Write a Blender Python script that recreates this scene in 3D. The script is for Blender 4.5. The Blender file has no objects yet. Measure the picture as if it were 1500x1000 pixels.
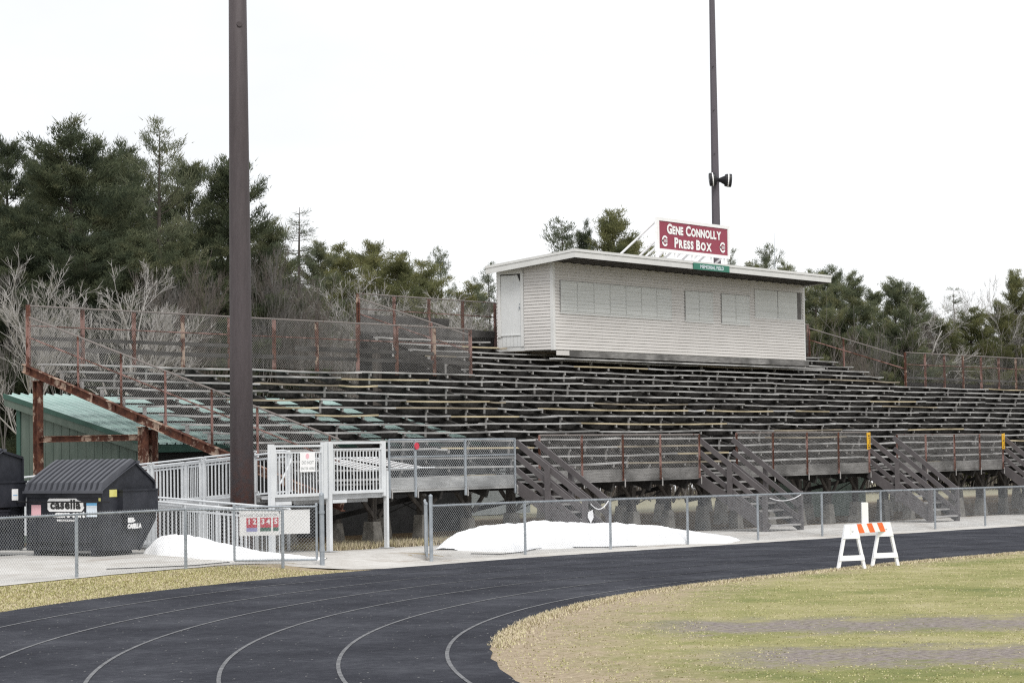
import bpy, math, random
from mathutils import Vector, Matrix
random.seed(11)
scene = bpy.context.scene
COL = scene.collection
PI = math.pi
ORIG = {}

# ------------------------------------------------------------------ helpers
def tag(o, label=None, cat=None, group=None, kind=None):
    if label: o['label'] = label
    if cat: o['category'] = cat
    if group: o['group'] = group
    if kind: o['kind'] = kind
    return o

def thing(name, label, cat, loc=(0, 0, 0), rz=0.0, group=None):
    o = bpy.data.objects.new(name, None)
    o.empty_display_size = 0.3
    COL.objects.link(o)
    o.location = loc
    o.rotation_euler = (0, 0, rz)
    ORIG[o.name] = Vector(loc) if rz == 0 else None
    return tag(o, label, cat, group)

class MB:
    def __init__(s):
        s.v = []; s.f = []; s.m = []
    def face(s, pts, mi=0):
        n = len(s.v)
        s.v.extend([tuple(p) for p in pts])
        s.f.append(tuple(range(n, n + len(pts)))); s.m.append(mi)
    def hexa(s, c, mi=0):
        n = len(s.v); s.v.extend([tuple(p) for p in c])
        for q in ((0, 3, 2, 1), (4, 5, 6, 7), (0, 1, 5, 4), (1, 2, 6, 5), (2, 3, 7, 6), (3, 0, 4, 7)):
            s.f.append(tuple(n + i for i in q)); s.m.append(mi)
    def box(s, x0, x1, y0, y1, z0, z1, mi=0):
        s.hexa([(x0, y0, z0), (x1, y0, z0), (x1, y1, z0), (x0, y1, z0), (x0, y0, z1), (x1, y0, z1), (x1, y1, z1), (x0, y1, z1)], mi)
    def beam(s, p0, p1, w, h, mi=0, up=(0, 0, 1)):
        p0 = Vector(p0); p1 = Vector(p1); d = (p1 - p0).normalized(); u = Vector(up)
        r = d.cross(u)
        if r.length < 1e-4: r = d.cross(Vector((0, 1, 0)))
        r.normalize(); u = r.cross(d).normalized()
        r = r * w / 2; u = u * h / 2
        s.hexa([p0 - r - u, p0 + r - u, p1 + r - u, p1 - r - u, p0 - r + u, p0 + r + u, p1 + r + u, p1 - r + u], mi)
    def tube(s, p0, p1, r0, r1=None, n=8, mi=0, cap=True):
        if r1 is None: r1 = r0
        s.path([p0, p1], [r0, r1], n, mi, cap)
    def path(s, pts, rs, n=8, mi=0, cap=True):
        pts = [Vector(p) for p in pts]
        if not isinstance(rs, (list, tuple)): rs = [rs] * len(pts)
        base = len(s.v); prev = None
        for i, p in enumerate(pts):
            if i == 0: d = pts[1] - p
            elif i == len(pts) - 1: d = p - pts[i - 1]
            else: d = pts[i + 1] - pts[i - 1]
            if d.length < 1e-9: d = Vector((0, 0, 1))
            d.normalize()
            if prev is None:
                r = d.cross(Vector((0, 0, 1)))
                if r.length < 1e-3: r = Vector((1, 0, 0))
            else:
                r = prev - d * prev.dot(d)
                if r.length < 1e-4: r = d.orthogonal()
            r.normalize(); prev = r
            u = r.cross(d)
            for k in range(n):
                a = 2 * PI * k / n
                s.v.append(tuple(p + (r * math.cos(a) + u * math.sin(a)) * rs[i]))
        for i in range(len(pts) - 1):
            for k in range(n):
                a = base + i * n + k; b = base + i * n + (k + 1) % n
                s.f.append((a, a + n, b + n, b)); s.m.append(mi)
        if cap:
            s.f.append(tuple(base + k for k in range(n))); s.m.append(mi)
            e = base + (len(pts) - 1) * n
            s.f.append(tuple(e + k for k in reversed(range(n)))); s.m.append(mi)
    def prism(s, poly, off, mi=0):
        n = len(s.v); k = len(poly); off = Vector(off)
        s.v.extend([tuple(p) for p in poly]); s.v.extend([tuple(Vector(p) + off) for p in poly])
        s.f.append(tuple(range(n, n + k))); s.m.append(mi)
        s.f.append(tuple(n + k + i for i in reversed(range(k)))); s.m.append(mi)
        for i in range(k):
            j = (i + 1) % k
            s.f.append((n + i, n + k + i, n + k + j, n + j)); s.m.append(mi)
    def build(s, name, mats, parent=None, smooth=False, local=False):
        me = bpy.data.meshes.new(name)
        vs = s.v
        o = None
        off = None
        if parent is not None and not local:
            off = ORIG.get(parent.name)
        if off is not None:
            vs = [(x - off.x, y - off.y, z - off.z) for x, y, z in vs]
        me.from_pydata(vs, [], s.f)
        if not isinstance(mats, (list, tuple)): mats = [mats]
        for m in mats: me.materials.append(m)
        if len(mats) > 1: me.polygons.foreach_set('material_index', s.m)
        if smooth: me.polygons.foreach_set('use_smooth', [True] * len(me.polygons))
        me.update()
        o = bpy.data.objects.new(name, me)
        COL.objects.link(o)
        if parent is not None: o.parent = parent
        ORIG[o.name] = off if off is not None else (None if local else Vector((0, 0, 0)))
        return o

def S(t):
    t = max(0.0, min(1.0, t)); return t * t * (3 - 2 * t)

def fan_fix(o):  # consistent normals
    import bmesh
    bm = bmesh.new(); bm.from_mesh(o.data)
    bmesh.ops.recalc_face_normals(bm, faces=bm.faces[:])
    bm.to_mesh(o.data); bm.free()
    return o

# ------------------------------------------------------------------ materials
def rgb(c): return (c[0], c[1], c[2], 1)

class N:
    def __init__(s, name):
        s.mat = bpy.data.materials.new(name); s.mat.use_nodes = True
        s.t = s.mat.node_tree; s.t.nodes.clear()
        s.out = s.t.nodes.new('ShaderNodeOutputMaterial')
        s.b = s.t.nodes.new('ShaderNodeBsdfPrincipled')
        s.t.links.new(s.b.outputs[0], s.out.inputs[0])
    def node(s, ty, **kw):
        n = s.t.nodes.new(ty)
        for k, v in kw.items(): setattr(n, k, v)
        return n
    def link(s, a, b): s.t.links.new(a, b)
    def val(s, inp, v):
        if isinstance(v, bpy.types.NodeSocket): s.link(v, inp)
        else: inp.default_value = v
    def coord(s, which='Object', scale=(1, 1, 1)):
        if which == 'Position':
            o = s.node('ShaderNodeNewGeometry').outputs['Position']
        else:
            o = s.node('ShaderNodeTexCoord').outputs[which]
        mp = s.node('ShaderNodeMapping'); mp.inputs['Scale'].default_value = scale
        s.link(o, mp.inputs['Vector'])
        return mp.outputs[0]
    def noise(s, vec, scale=5, detail=4, rough=.6):
        n = s.node('ShaderNodeTexNoise')
        s.link(vec, n.inputs['Vector']); n.inputs['Scale'].default_value = scale
        n.inputs['Detail'].default_value = detail; n.inputs['Roughness'].default_value = rough
        return n.outputs['Fac']
    def ramp(s, fac, stops, interp='LINEAR'):
        r = s.node('ShaderNodeValToRGB'); r.color_ramp.interpolation = interp
        e = r.color_ramp.elements
        while len(e) < len(stops): e.new(.5)
        for el, (p, c) in zip(e, stops):
            el.position = p
            el.color = rgb(c) if isinstance(c, (tuple, list)) else (c, c, c, 1)
        s.link(fac, r.inputs[0]); return r.outputs[0]
    def math(s, op, a, b=0.0, clamp=False):
        m = s.node('ShaderNodeMath', operation=op); m.use_clamp = clamp
        s.val(m.inputs[0], a); s.val(m.inputs[1], b); return m.outputs[0]
    def mix(s, fac, a, b, blend='MIX'):
        m = s.node('ShaderNodeMix', data_type='RGBA', blend_type=blend)
        s.val(m.inputs['Factor'], fac)
        s.val(m.inputs['A'], rgb(a) if isinstance(a, tuple) else a)
        s.val(m.inputs['B'], rgb(b) if isinstance(b, tuple) else b)
        return m.outputs['Result']
    def smooth(s, v, lo, hi):
        m = s.node('ShaderNodeMapRange', interpolation_type='SMOOTHSTEP')
        s.val(m.inputs[0], v); m.inputs[1].default_value = lo; m.inputs[2].default_value = hi
        return m.outputs[0]
    def bump(s, h, strength=.3, dist=.02):
        b = s.node('ShaderNodeBump'); b.inputs['Strength'].default_value = strength
        b.inputs['Distance'].default_value = dist
        s.link(h, b.inputs['Height']); s.link(b.outputs[0], s.b.inputs['Normal'])
    def fin(s, col, rough=.7, metal=0.0, spec=None):
        s.val(s.b.inputs['Base Color'], rgb(col) if isinstance(col, tuple) else col)
        s.val(s.b.inputs['Roughness'], rough); s.b.inputs['Metallic'].default_value = metal
        if spec is not None: s.b.inputs['Specular IOR Level'].default_value = spec
        return s.mat

def mottled(name, c0, c1, scale=3.0, rough=.7, metal=0.0, stretch=(1, 1, 1), bump=.15, dist=.01, c2=None, spec=.3, lo=.3, hi=.7):
    n = N(name); v = n.coord('Object', stretch)
    f = n.noise(v, scale, 6, .65)
    st = [(lo, c0), (hi, c1)] if c2 is None else [(lo, c0), ((lo + hi) / 2, c1), (hi, c2)]
    c = n.ramp(f, st)
    if bump: n.bump(n.noise(v, scale * 6, 4, .6), bump, dist)
    return n.fin(c, rough, metal, spec)

def wood(name, c0, c1, stretch, rough=.85):
    n = N(name)
    v = n.coord('Object', stretch)
    f = n.noise(v, 3.0, 6, .7)
    big = n.noise(n.coord('Object', (.5, 1, 1)), 1.2, 3, .5)
    c = n.ramp(f, [(.32, c0), (.68, c1)])
    c = n.mix(n.ramp(big, [(.42, .0), (.62, .85)]), c, tuple(x * .55 for x in c0))
    n.bump(f, .4, .01)
    return n.fin(c, rough, 0, .2)

M = {}
M['seat'] = wood('weathered_seat_wood', (.30, .295, .288), (.62, .615, .605), (.6, 9, 14))
M['seat_new'] = wood('fresh_seat_wood', (.46, .39, .26), (.64, .56, .40), (.6, 9, 14))
M['seat_mid'] = wood('warm_seat_wood', (.30, .26, .20), (.42, .37, .29), (.6, 9, 14))
M['board'] = wood('grey_board_wood', (.12, .117, .113), (.36, .35, .34), (.9, 6, 16))
M['board_pale'] = wood('pale_board_wood', (.32, .32, .315), (.60, .60, .59), (.7, 6, 12))
M['darkwood'] = mottled('shade_black_wood', (.006, .0055, .005), (.022, .020, .019), 4, .9, stretch=(.6, 2, 2))  # near black: shade inside the stand is put into the wood colour
M['strut'] = mottled('grey_strut_wood', (.16, .155, .15), (.42, .41, .40), 5, .9)
M['under'] = mottled('shade_grey_wood', (.006, .0055, .005), (.048, .045, .042), 3, .9, stretch=(1.2, 4, 4))  # second wood tone, also darkened so the gaps below the seats look shaded
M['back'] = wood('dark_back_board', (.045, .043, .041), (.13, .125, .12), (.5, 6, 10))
M['postwood'] = mottled('old_post_wood', (.022, .019, .017), (.10, .088, .078), 3.5, .9, stretch=(2.5, 2.5, .6))
M['stairpaint'] = mottled('brown_grey_stair_paint', (.085, .077, .079), (.12, .108, .11), 2.2, .6, bump=.1)
M['tread'] = wood('stair_tread_wood', (.26, .25, .245), (.48, .47, .46), (1, 8, 8))
M['concrete'] = mottled('pier_concrete', (.10, .093, .082), (.27, .255, .23), 4, .9, bump=.4, dist=.02)
def rustmat(name, paint, amount):
    n = N(name); v = n.coord('Object', (1, 1, 1))
    base = n.ramp(n.noise(v, 6, 6, .7), [(.3, (.035, .016, .012)), (.52, (.095, .038, .026)), (.72, (.18, .08, .045))])
    fl = n.ramp(n.noise(n.coord('Object', (1, 1, .6)), 2.6, 6, .7), [(amount, 0.0), (amount + .05, 1.0)])
    c = n.mix(fl, base, paint)
    n.bump(n.noise(v, 14, 5, .7), .5, .012)
    return n.fin(c, .85, 0, .25)
M['rust'] = rustmat('rusted_steel', (.40, .30, .235), .525)
M['rustred'] = rustmat('rusted_red_rail', (.27, .155, .135), .50)
M['rustdark'] = rustmat('rusted_dark_rail', (.19, .17, .16), .36)
M['galv'] = mottled('galvanised_steel', (.24, .27, .30), (.40, .43, .46), 6, .5, .35, bump=.05)
M['wire'] = mottled('galvanised_wire', (.30, .32, .34), (.46, .48, .50), 3, .5, .2, bump=0)
M['wire_old'] = mottled('weathered_wire', (.20, .195, .19), (.36, .35, .345), 3, .6, .1, bump=0)
M['alu'] = mottled('ramp_aluminium', (.58, .60, .62), (.72, .74, .755), 2.5, .45, .15, bump=.04)
M['alu_dull'] = mottled('ramp_deck_aluminium', (.36, .37, .38), (.5, .51, .52), 2.5, .5, .2, bump=.05)
M['white'] = mottled('white_paint', (.72, .72, .73), (.82, .82, .83), 2, .5, bump=.03)
M['plastic'] = mottled('white_plastic', (.84, .85, .88), (.90, .91, .93), 2, .35, bump=.03)
M['orange'] = mottled('orange_reflective', (.80, .13, .03), (.86, .19, .05), 5, .4, bump=0)
def sidingmat(name, a, b):
    n = N(name); v = n.coord('Object', (.25, .25, 1.2))
    c = n.ramp(n.noise(v, 2.2, 5, .6), [(.3, a), (.7, b)])
    st = n.ramp(n.noise(n.coord('Object', (5, 5, .35)), 2.5, 4, .6), [(.5, 0.0), (.8, .22)])
    c = n.mix(st, c, tuple(x * .72 for x in a))
    return n.fin(c, .55, 0, .3)
M['siding'] = sidingmat('vinyl_siding', (.55, .528, .508), (.625, .603, .583))
M['trim'] = mottled('box_trim', (.60, .60, .59), (.68, .68, .67), 2, .5, bump=.03)
M['door'] = mottled('painted_door', (.60, .61, .61), (.66, .67, .67), 1.2, .45, bump=.03)
M['shutter'] = mottled('painted_shutter', (.52, .53, .515), (.60, .61, .595), 1.5, .5, stretch=(.4, 1, 4), bump=.05)
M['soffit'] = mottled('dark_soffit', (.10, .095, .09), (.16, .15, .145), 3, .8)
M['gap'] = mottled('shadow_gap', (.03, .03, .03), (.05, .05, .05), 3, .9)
M['roofing'] = mottled('roof_membrane', (.55, .56, .57), (.7, .71, .72), 2, .6)
M['maroon'] = mottled('maroon_sign_paint', (.255, .035, .065), (.285, .045, .078), 2, .45, bump=.02)
M['signwhite'] = mottled('sign_white', (.80, .80, .80), (.86, .86, .86), 2, .45, bump=0)
M['streetgreen'] = mottled('street_sign_green', (.02, .16, .11), (.03, .19, .13), 3, .4, bump=0)
M['black'] = mottled('black_plastic', (.012, .012, .014), (.022, .022, .025), 4, .4, bump=.03)
M['dumpster'] = mottled('dumpster_steel_paint', (.010, .011, .015), (.026, .028, .036), 2.2, .5, bump=.08, c2=(.045, .045, .055), lo=.3, hi=.85)
M['lid'] = mottled('dumpster_lid_plastic', (.058, .061, .072), (.085, .089, .104), 2.5, .5, bump=.05)
M['pink'] = mottled('pink_sticker', (.75, .42, .46), (.82, .52, .56), 6, .5, bump=0)
M['paleblue'] = mottled('pale_blue_sticker', (.62, .70, .78), (.74, .80, .86), 6, .5, bump=0)
M['blue'] = mottled('blue_sticker', (.12, .36, .62), (.18, .44, .70), 6, .5, bump=0)
M['yellow'] = mottled('yellow_sticker', (.55, .52, .14), (.66, .62, .24), 9, .5, bump=0)
M['amber'] = mottled('amber_panel', (.62, .33, .015), (.74, .43, .03), 7, .5, bump=0)
M['inkdark'] = mottled('dark_ink', (.03, .03, .03), (.05, .05, .05), 4, .6, bump=0)
M['inkgrey'] = mottled('grey_ink', (.22, .24, .24), (.3, .32, .32), 4, .6, bump=0)
M['red'] = mottled('red_print', (.46, .03, .055), (.56, .06, .09), 9, .5, bump=0)
M['violet'] = mottled('violet_print', (.26, .26, .5), (.34, .34, .58), 6, .5, bump=0)
M['darkgreen'] = mottled('dark_green_print', (.03, .10, .07), (.05, .14, .1), 6, .5, bump=0)
M['shedgreen'] = mottled('shed_green_boards', (.085, .115, .095), (.125, .155, .132), 2.2, .8, stretch=(3, 3, .5), bump=.15)
M['shedtrim'] = mottled('shed_green_trim', (.030, .078, .060), (.045, .10, .08), 2, .6)
M['mint'] = mottled('mint_metal_roof', (.33, .46, .43), (.42, .53, .505), 1.2, .45, bump=.04)
def polemat(name, a, b, rust):
    n = N(name); v = n.coord('Object', (6, 6, .8))
    c = n.ramp(n.noise(v, 2.0, 7, .7), [(.25, a), (.75, b)])
    c = n.mix(n.ramp(n.noise(n.coord('Object', (40, 40, 12)), 2, 4, .7), [(.5, 0.0), (.75, .5)]), c, tuple(x * 1.5 for x in b))
    if rust:
        z = n.node('ShaderNodeSeparateXYZ'); n.link(n.coord('Position'), z.inputs[0])
        low = n.math('MULTIPLY', n.smooth(z.outputs[2], 3.2, .4), n.ramp(n.noise(n.coord('Object'), 5, 6, .7), [(.42, 0.0), (.62, 1.0)]))
        c = n.mix(low, c, (.12, .045, .03))
    n.bump(n.noise(n.coord('Object'), 60, 4, .7), .35, .01)
    return n.fin(c, .6, .1, .35)
M['pole'] = polemat('near_pole_weathered_steel', (.050, .041, .044), (.080, .067, .071), True)
M['pole_far'] = polemat('far_pole_steel', (.085, .075, .088), (.11, .10, .115), False)
def snowmat():
    n = N('old_snow'); v = n.coord('Object')
    c = n.ramp(n.noise(v, 2.5, 6, .7), [(.35, (.84, .85, .87)), (.6, (.93, .935, .94))])
    c = n.mix(n.ramp(n.noise(v, 22, 4, .7), [(.66, 0.0), (.76, .75)]), c, (.34, .30, .26))
    n.bump(n.noise(v, 9, 6, .75), .45, .06)
    return n.fin(c, .75, 0, .2)
M['snow'] = snowmat()
M['barkgrey'] = mottled('grey_bark', (.088, .082, .077), (.175, .165, .156), 5, .9, bump=0)
M['barkbrown'] = mottled('brown_bark', (.085, .071, .063), (.16, .14, .125), 5, .9, bump=0)
M['birchbark'] = mottled('white_birch_bark', (.32, .31, .295), (.52, .51, .49), 4, .8, stretch=(1, 1, 3), bump=0)
M['palebark'] = mottled('pale_bark', (.27, .258, .245), (.42, .405, .39), 5, .9, bump=0)
M['pinebark'] = mottled('pine_bark', (.04, .034, .03), (.10, .085, .075), 5, .95, bump=0)
def leafmat(name, c0, c1, c2):
    n = N(name)
    oi = n.node('ShaderNodeObjectInfo')
    f = n.noise(n.coord('Object', (1, 1, 1.6)), .75, 4, .6)
    f2 = n.noise(n.coord('Object'), 5, 2, .5)
    t = n.math('ADD', n.math('MULTIPLY', f, .75), n.math('MULTIPLY', f2, .25))
    t = n.math('ADD', t, n.math('MULTIPLY', n.math('SUBTRACT', oi.outputs['Random'], .5), .12))
    c = n.ramp(t, [(.34, c0), (.52, c1), (.68, c2)])
    m_ = n.fin(c, .75, 0, .15)
    tl = n.node('ShaderNodeBsdfTranslucent'); n.link(c, tl.inputs['Color'])
    ms = n.node('ShaderNodeMixShader'); ms.inputs[0].default_value = .48
    n.link(n.b.outputs[0], ms.inputs[1]); n.link(tl.outputs[0], ms.inputs[2]); n.link(ms.outputs[0], n.out.inputs[0])
    return m_
M['needle'] = leafmat('dark_pine_needles', (.048, .064, .042), (.108, .126, .074), (.235, .236, .135))
M['needle_olive'] = leafmat('olive_pine_needles', (.105, .12, .06), (.20, .205, .095), (.31, .295, .135))
M['needle_far'] = leafmat('far_pine_needles', (.085, .108, .07), (.175, .195, .115), (.30, .295, .155))
M['needle_mid'] = leafmat('mid_pine_needles', (.085, .105, .072), (.155, .175, .112), (.25, .255, .16))
M['grey_panel'] = mottled('pale_grey_panel', (.46, .50, .52), (.56, .60, .62), 1.0, .6, bump=.02)

# ------------------------------------------------------------------ terrain
TC = (-3.7, -39.55)            # centre of the bend of the running track
def rad(a, b):
    return b - TC[1] if a > TC[0] else math.hypot(a - TC[0], b - TC[1])
def zt(a, b):
    e = max(a, 0.0)
    if e > 40: e = 40 + 10 * (1 - math.exp(-(e - 40) / 10))
    z = -.0088 * (e - 1.5 * (1 - math.exp(-e / 1.5)))
    if b > -12:
        d = rad(a, b) - 35.0
        z += .14 * S((d - .75) / 1.5)
        z += .10 * S((-a - 2.5) / 2.0) * S((b + 1.0) / 2.5)
    return z

def axis(fine0, fine1, step, far, lim0, lim1):
    L = []
    x = fine0
    while x <= fine1 + 1e-6: L.append(x); x += step
    g = far; x = fine1
    while x < lim1: x += g; g *= 1.35; L.append(x)
    g = far; x = fine0; pre = []
    while x > lim0: x -= g; g *= 1.35; pre.append(x)
    return pre[::-1] + L

def ground_material():
    n = N('ground_grass_dirt')
    pos = n.node('ShaderNodeNewGeometry').outputs['Position']
    sp = n.node('ShaderNodeSeparateXYZ'); n.link(pos, sp.inputs[0])
    x, y = sp.outputs[0], sp.outputs[1]
    def P(sc=(1, 1, 1)): return n.coord('Position', sc)
    big = n.noise(P(), .22, 5, .6); mid = n.noise(P(), 1.3, 6, .65); fine = n.noise(P(), 9, 6, .75); vf = n.noise(P(), 42, 3, .7)
    t = n.math('ADD', n.math('ADD', n.math('MULTIPLY', big, .50), n.math('MULTIPLY', mid, .32)), n.math('MULTIPLY', fine, .18))
    grass = n.ramp(t, [(.38, (.155, .182, .065)), (.46, (.25, .255, .10)), (.53, (.345, .322, .155)), (.62, (.47, .42, .26))])
    grass = n.mix(n.ramp(vf, [(.36, .55), (.56, 0.0)]), grass, (.11, .105, .045))
    # radius from the bend centre (straight beyond)
    xm = n.math('MINIMUM', n.math('ADD', x, -TC[0]), 0.0); yy = n.math('ADD', y, -TC[1])
    R = n.math('SQRT', n.math('ADD', n.math('MULTIPLY', xm, xm), n.math('MULTIPLY', yy, yy)))
    R = n.math('ADD', R, n.math('MULTIPLY', n.math('SUBTRACT', mid, .5), 4.0))
    R = n.math('ADD', R, n.math('MULTIPLY', n.math('SUBTRACT', fine, .5), 1.2))
    Rt = n.math('SUBTRACT', R, n.math('MULTIPLY', n.smooth(x, -12.0, -4.0), 1.3))
    w = n.math('MULTIPLY', n.smooth(Rt, 23.2, 25.8), n.smooth(y, 4.0, -2.0))
    tan = n.ramp(fine, [(.3, (.21, .165, .115)), (.5, (.34, .275, .195)), (.7, (.47, .40, .30))])
    c = n.mix(w, grass, tan)
    # verge keeps its grass outside the track
    ver = n.smooth(R, 34.0, 35.4)
    vg = n.ramp(t, [(.38, (.18, .175, .06)), (.48, (.28, .25, .105)), (.60, (.40, .34, .19))])
    c = n.mix(ver, c, vg)
    edge = n.math('MULTIPLY', ver, n.math('MAXIMUM', n.smooth(R, 35.9, 35.3), n.smooth(n.math('ADD', x, n.math('MULTIPLY', n.math('SUBTRACT', mid, .5), 5.0)), -8.5, -5.5)))
    c = n.mix(n.math('MULTIPLY', edge, .85), c, tan)
    # two muddy wheel tracks on the infield; measured along / across their run
    ac = n.math('ADD', n.math('MULTIPLY', n.math('ADD', x, 42.91), .8097), n.math('MULTIPLY', n.math('ADD', y, 36.11), .5869))
    al = n.math('SUBTRACT', n.math('MULTIPLY', n.math('ADD', x, 42.91), .5869), n.math('MULTIPLY', n.math('ADD', y, 36.11), .8097))
    wob = n.math('ADD', n.math('MULTIPLY', n.math('SUBTRACT', mid, .5), 4.2), n.math('MULTIPLY', n.math('SUBTRACT', fine, .5), 1.6))
    acw = n.math('ADD', ac, wob)
    def strip(c0, hw, start):
        d = n.math('ABSOLUTE', n.math('SUBTRACT', acw, c0))
        a_ = n.smooth(d, hw, hw * .15)
        b_ = n.smooth(n.math('ADD', al, n.math('MULTIPLY', n.math('SUBTRACT', fine, .5), 1.6)), start, start + 1.6)
        return n.math('MULTIPLY', a_, b_)
    mud = n.math('MAXIMUM', strip(32.9, 2.0, 1.2), strip(28.1, 2.0, 1.7))
    mud = n.math('MULTIPLY', mud, n.ramp(n.noise(P(), 4.5, 5, .7), [(.30, .35), (.5, 1.0)]), clamp=True)
    mcol = n.ramp(n.noise(P(), 11, 6, .75), [(.34, (.085, .070, .062)), (.45, (.20, .172, .160)), (.62, (.31, .275, .258))])
    c = n.mix(mud, c, mcol)
    # bare earth and leaf litter below and behind the stand
    dirt = n.math('MULTIPLY', n.smooth(y, -1.2, .2), n.smooth(y, 17.5, 14.5))
    dcol = n.ramp(fine, [(.3, (.045, .032, .02)), (.5, (.10, .072, .045)), (.7, (.20, .15, .09))])
    c = n.mix(dirt, c, dcol)
    far = n.smooth(y, 15.0, 18.0)
    c = n.mix(n.math('MULTIPLY', far, .8), c, (.31, .30, .215))
    litter = n.smooth(y, 36.0, 44.0)
    c = n.mix(litter, c, n.ramp(t, [(.4, (.10, .075, .055)), (.6, (.2, .165, .13))]))
    h = n.math('ADD', n.math('MULTIPLY', fine, .6), n.math('MULTIPLY', vf, .4))
    n.bump(h, .7, .06)
    return n.fin(c, .95, 0, .1)

def asphalt_material():
    n = N('track_asphalt')
    P = lambda sc=(1, 1, 1): n.coord('Position', sc)
    a = n.noise(P(), .5, 5, .6); b = n.noise(P(), 6, 6, .7); f = n.noise(P(), 70, 3, .7)
    t = n.math('ADD', n.math('ADD', n.math('MULTIPLY', a, .4), n.math('MULTIPLY', b, .25)), n.math('MULTIPLY', f, .35))
    c = n.ramp(t, [(.38, (.022, .023, .029)), (.5, (.041, .043, .052)), (.60, (.072, .075, .087))])
    vo = n.node('ShaderNodeTexVoronoi'); n.link(P(), vo.inputs['Vector']); vo.inputs['Scale'].default_value = 6.5
    sel = n.math('MULTIPLY', n.math('LESS_THAN', vo.outputs['Distance'], .085),
                 n.math('GREATER_THAN', n.noise(P(), 2.3, 3, .6), .50))
    c = n.mix(sel, c, (.34, .335, .32))
    n.bump(f, .55, .012)
    return n.fin(c, .95, 0, .04)

def pavement_material():
    n = N('pale_gravel_pavement')
    P = lambda sc=(1, 1, 1): n.coord('Position', sc)
    a = n.noise(P(), .45, 5, .6); b = n.noise(P(), 4, 6, .7); f = n.noise(P(), 45, 3, .7)
    t = n.math('ADD', n.math('ADD', n.math('MULTIPLY', a, .42), n.math('MULTIPLY', b, .3)), n.math('MULTIPLY', f, .28))
    c = n.ramp(t, [(.36, (.31, .285, .255)), (.48, (.46, .445, .42)), (.62, (.58, .57, .55))])
    st = n.ramp(n.noise(P((.35, 1.6, 1)), 1.1, 5, .6), [(.56, 0.0), (.70, .55)])
    c = n.mix(st, c, (.22, .165, .12))
    n.bump(f, .4, .015)
    return n.fin(c, .92, 0, .15)

M['ground'] = ground_material(); M['asphalt'] = asphalt_material(); M['pave'] = pavement_material()
def linemat():
    n = N('worn_lane_paint')
    w = n.ramp(n.noise(n.coord('Position'), 7, 6, .75), [(.40, 1.0), (.60, 0.0)])
    sp = n.node('ShaderNodeSeparateXYZ'); n.link(n.coord('Position'), sp.inputs[0])
    w = n.math('ADD', n.math('MULTIPLY', w, .6), n.math('MULTIPLY', n.smooth(sp.outputs[0], -10.0, -2.0), .82), clamp=True)
    c = n.mix(w, (.18, .183, .19), (.038, .040, .047))
    return n.fin(c, .8, 0, .2)
M['line'] = linemat()

xs = axis(-26, 48, .5, 1.0, -2500, 2600); ys = axis(-7.5, 6.5, .35, .8, -2500, 2600)
mb = MB()
for yv in ys:
    for xv in xs: mb.v.append((xv, yv, zt(xv, yv)))
W_ = len(xs)
for j in range(len(ys) - 1):
    for i in range(W_ - 1):
        q = j * W_ + i; mb.f.append((q, q + 1, q + W_ + 1, q + W_)); mb.m.append(0)
tag(mb.build('ground', M['ground'], smooth=True), kind='structure')

def ring(R0, R1, off, name, mat, jag=0.0):
    pts = []
    a = 110.0
    while a > TC[0]: pts.append((a, None)); a -= 1.0
    for k in range(0, 181): pts.append((None, PI / 2 + PI * k / 180))
    mb = MB(); rnd = random.Random(5)
    for i, (a, th) in enumerate(pts):
        for R in (R0, R1):
            R = R + rnd.uniform(-jag, jag)
            if a is not None: x, y = a, TC[1] + R
            else: x, y = TC[0] + R * math.cos(th), TC[1] + R * math.sin(th)
            mb.v.append((x, y, zt(x, min(y, -4.6)) + off))
        if i: k = 2 * i; mb.f.append((k - 2, k - 1, k + 1, k)); mb.m.append(0)
    # subdivide edges visually rugged is left to the verge grass
    return tag(mb.build(name, mat), kind='structure')
ring(26.12, 35.0, .012, 'running_track', M['asphalt'], .03)
for k, R in enumerate((26.65, 27.94, 29.28, 30.72, 32.15, 33.62)):
    ring(R - .024, R + .024, .018, 'lane_line', M['line'])

# pale pavement between the track fence and the stand
mb = MB(); cols = []; a = -34.0; rnd = random.Random(3)
NS = 44
while a <= 75:
    t = S((a + 5.9) / 1.9)
    arc = TC[1] + (math.sqrt(max(35.25 ** 2 - (min(a, TC[0]) - TC[0]) ** 2, 0)))
    left = arc + 2.35
    b0 = left * (1 - t) + (-4.52) * t + rnd.uniform(-.04, .04)
    u = S((a + 1.2) / 1.2)
    b1 = 15 * (1 - u) + (.05) * u + rnd.uniform(-.1, .1)
    for s in range(NS + 1):
        f = (s / NS) ** (1.0 if u > .5 else 1.6)
        b = b0 + (b1 - b0) * f
        mb.v.append((a, b, zt(a, b) + .012))
    cols.append(a); a += .5
for i in range(len(cols) - 1):
    for s in range(NS):
        q = i * (NS + 1) + s; mb.f.append((q, q + NS + 1, q + NS + 2, q + 1)); mb.m.append(0)
tag(mb.build('pavement', M['pave'], smooth=True), kind='structure')
# distant snow covered field seen below the stand
mb = MB(); mb.box(55, 330, 41, 120, -1.0, -.24)
tag(mb.build('snow_field', M['snow']), kind='structure')
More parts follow.
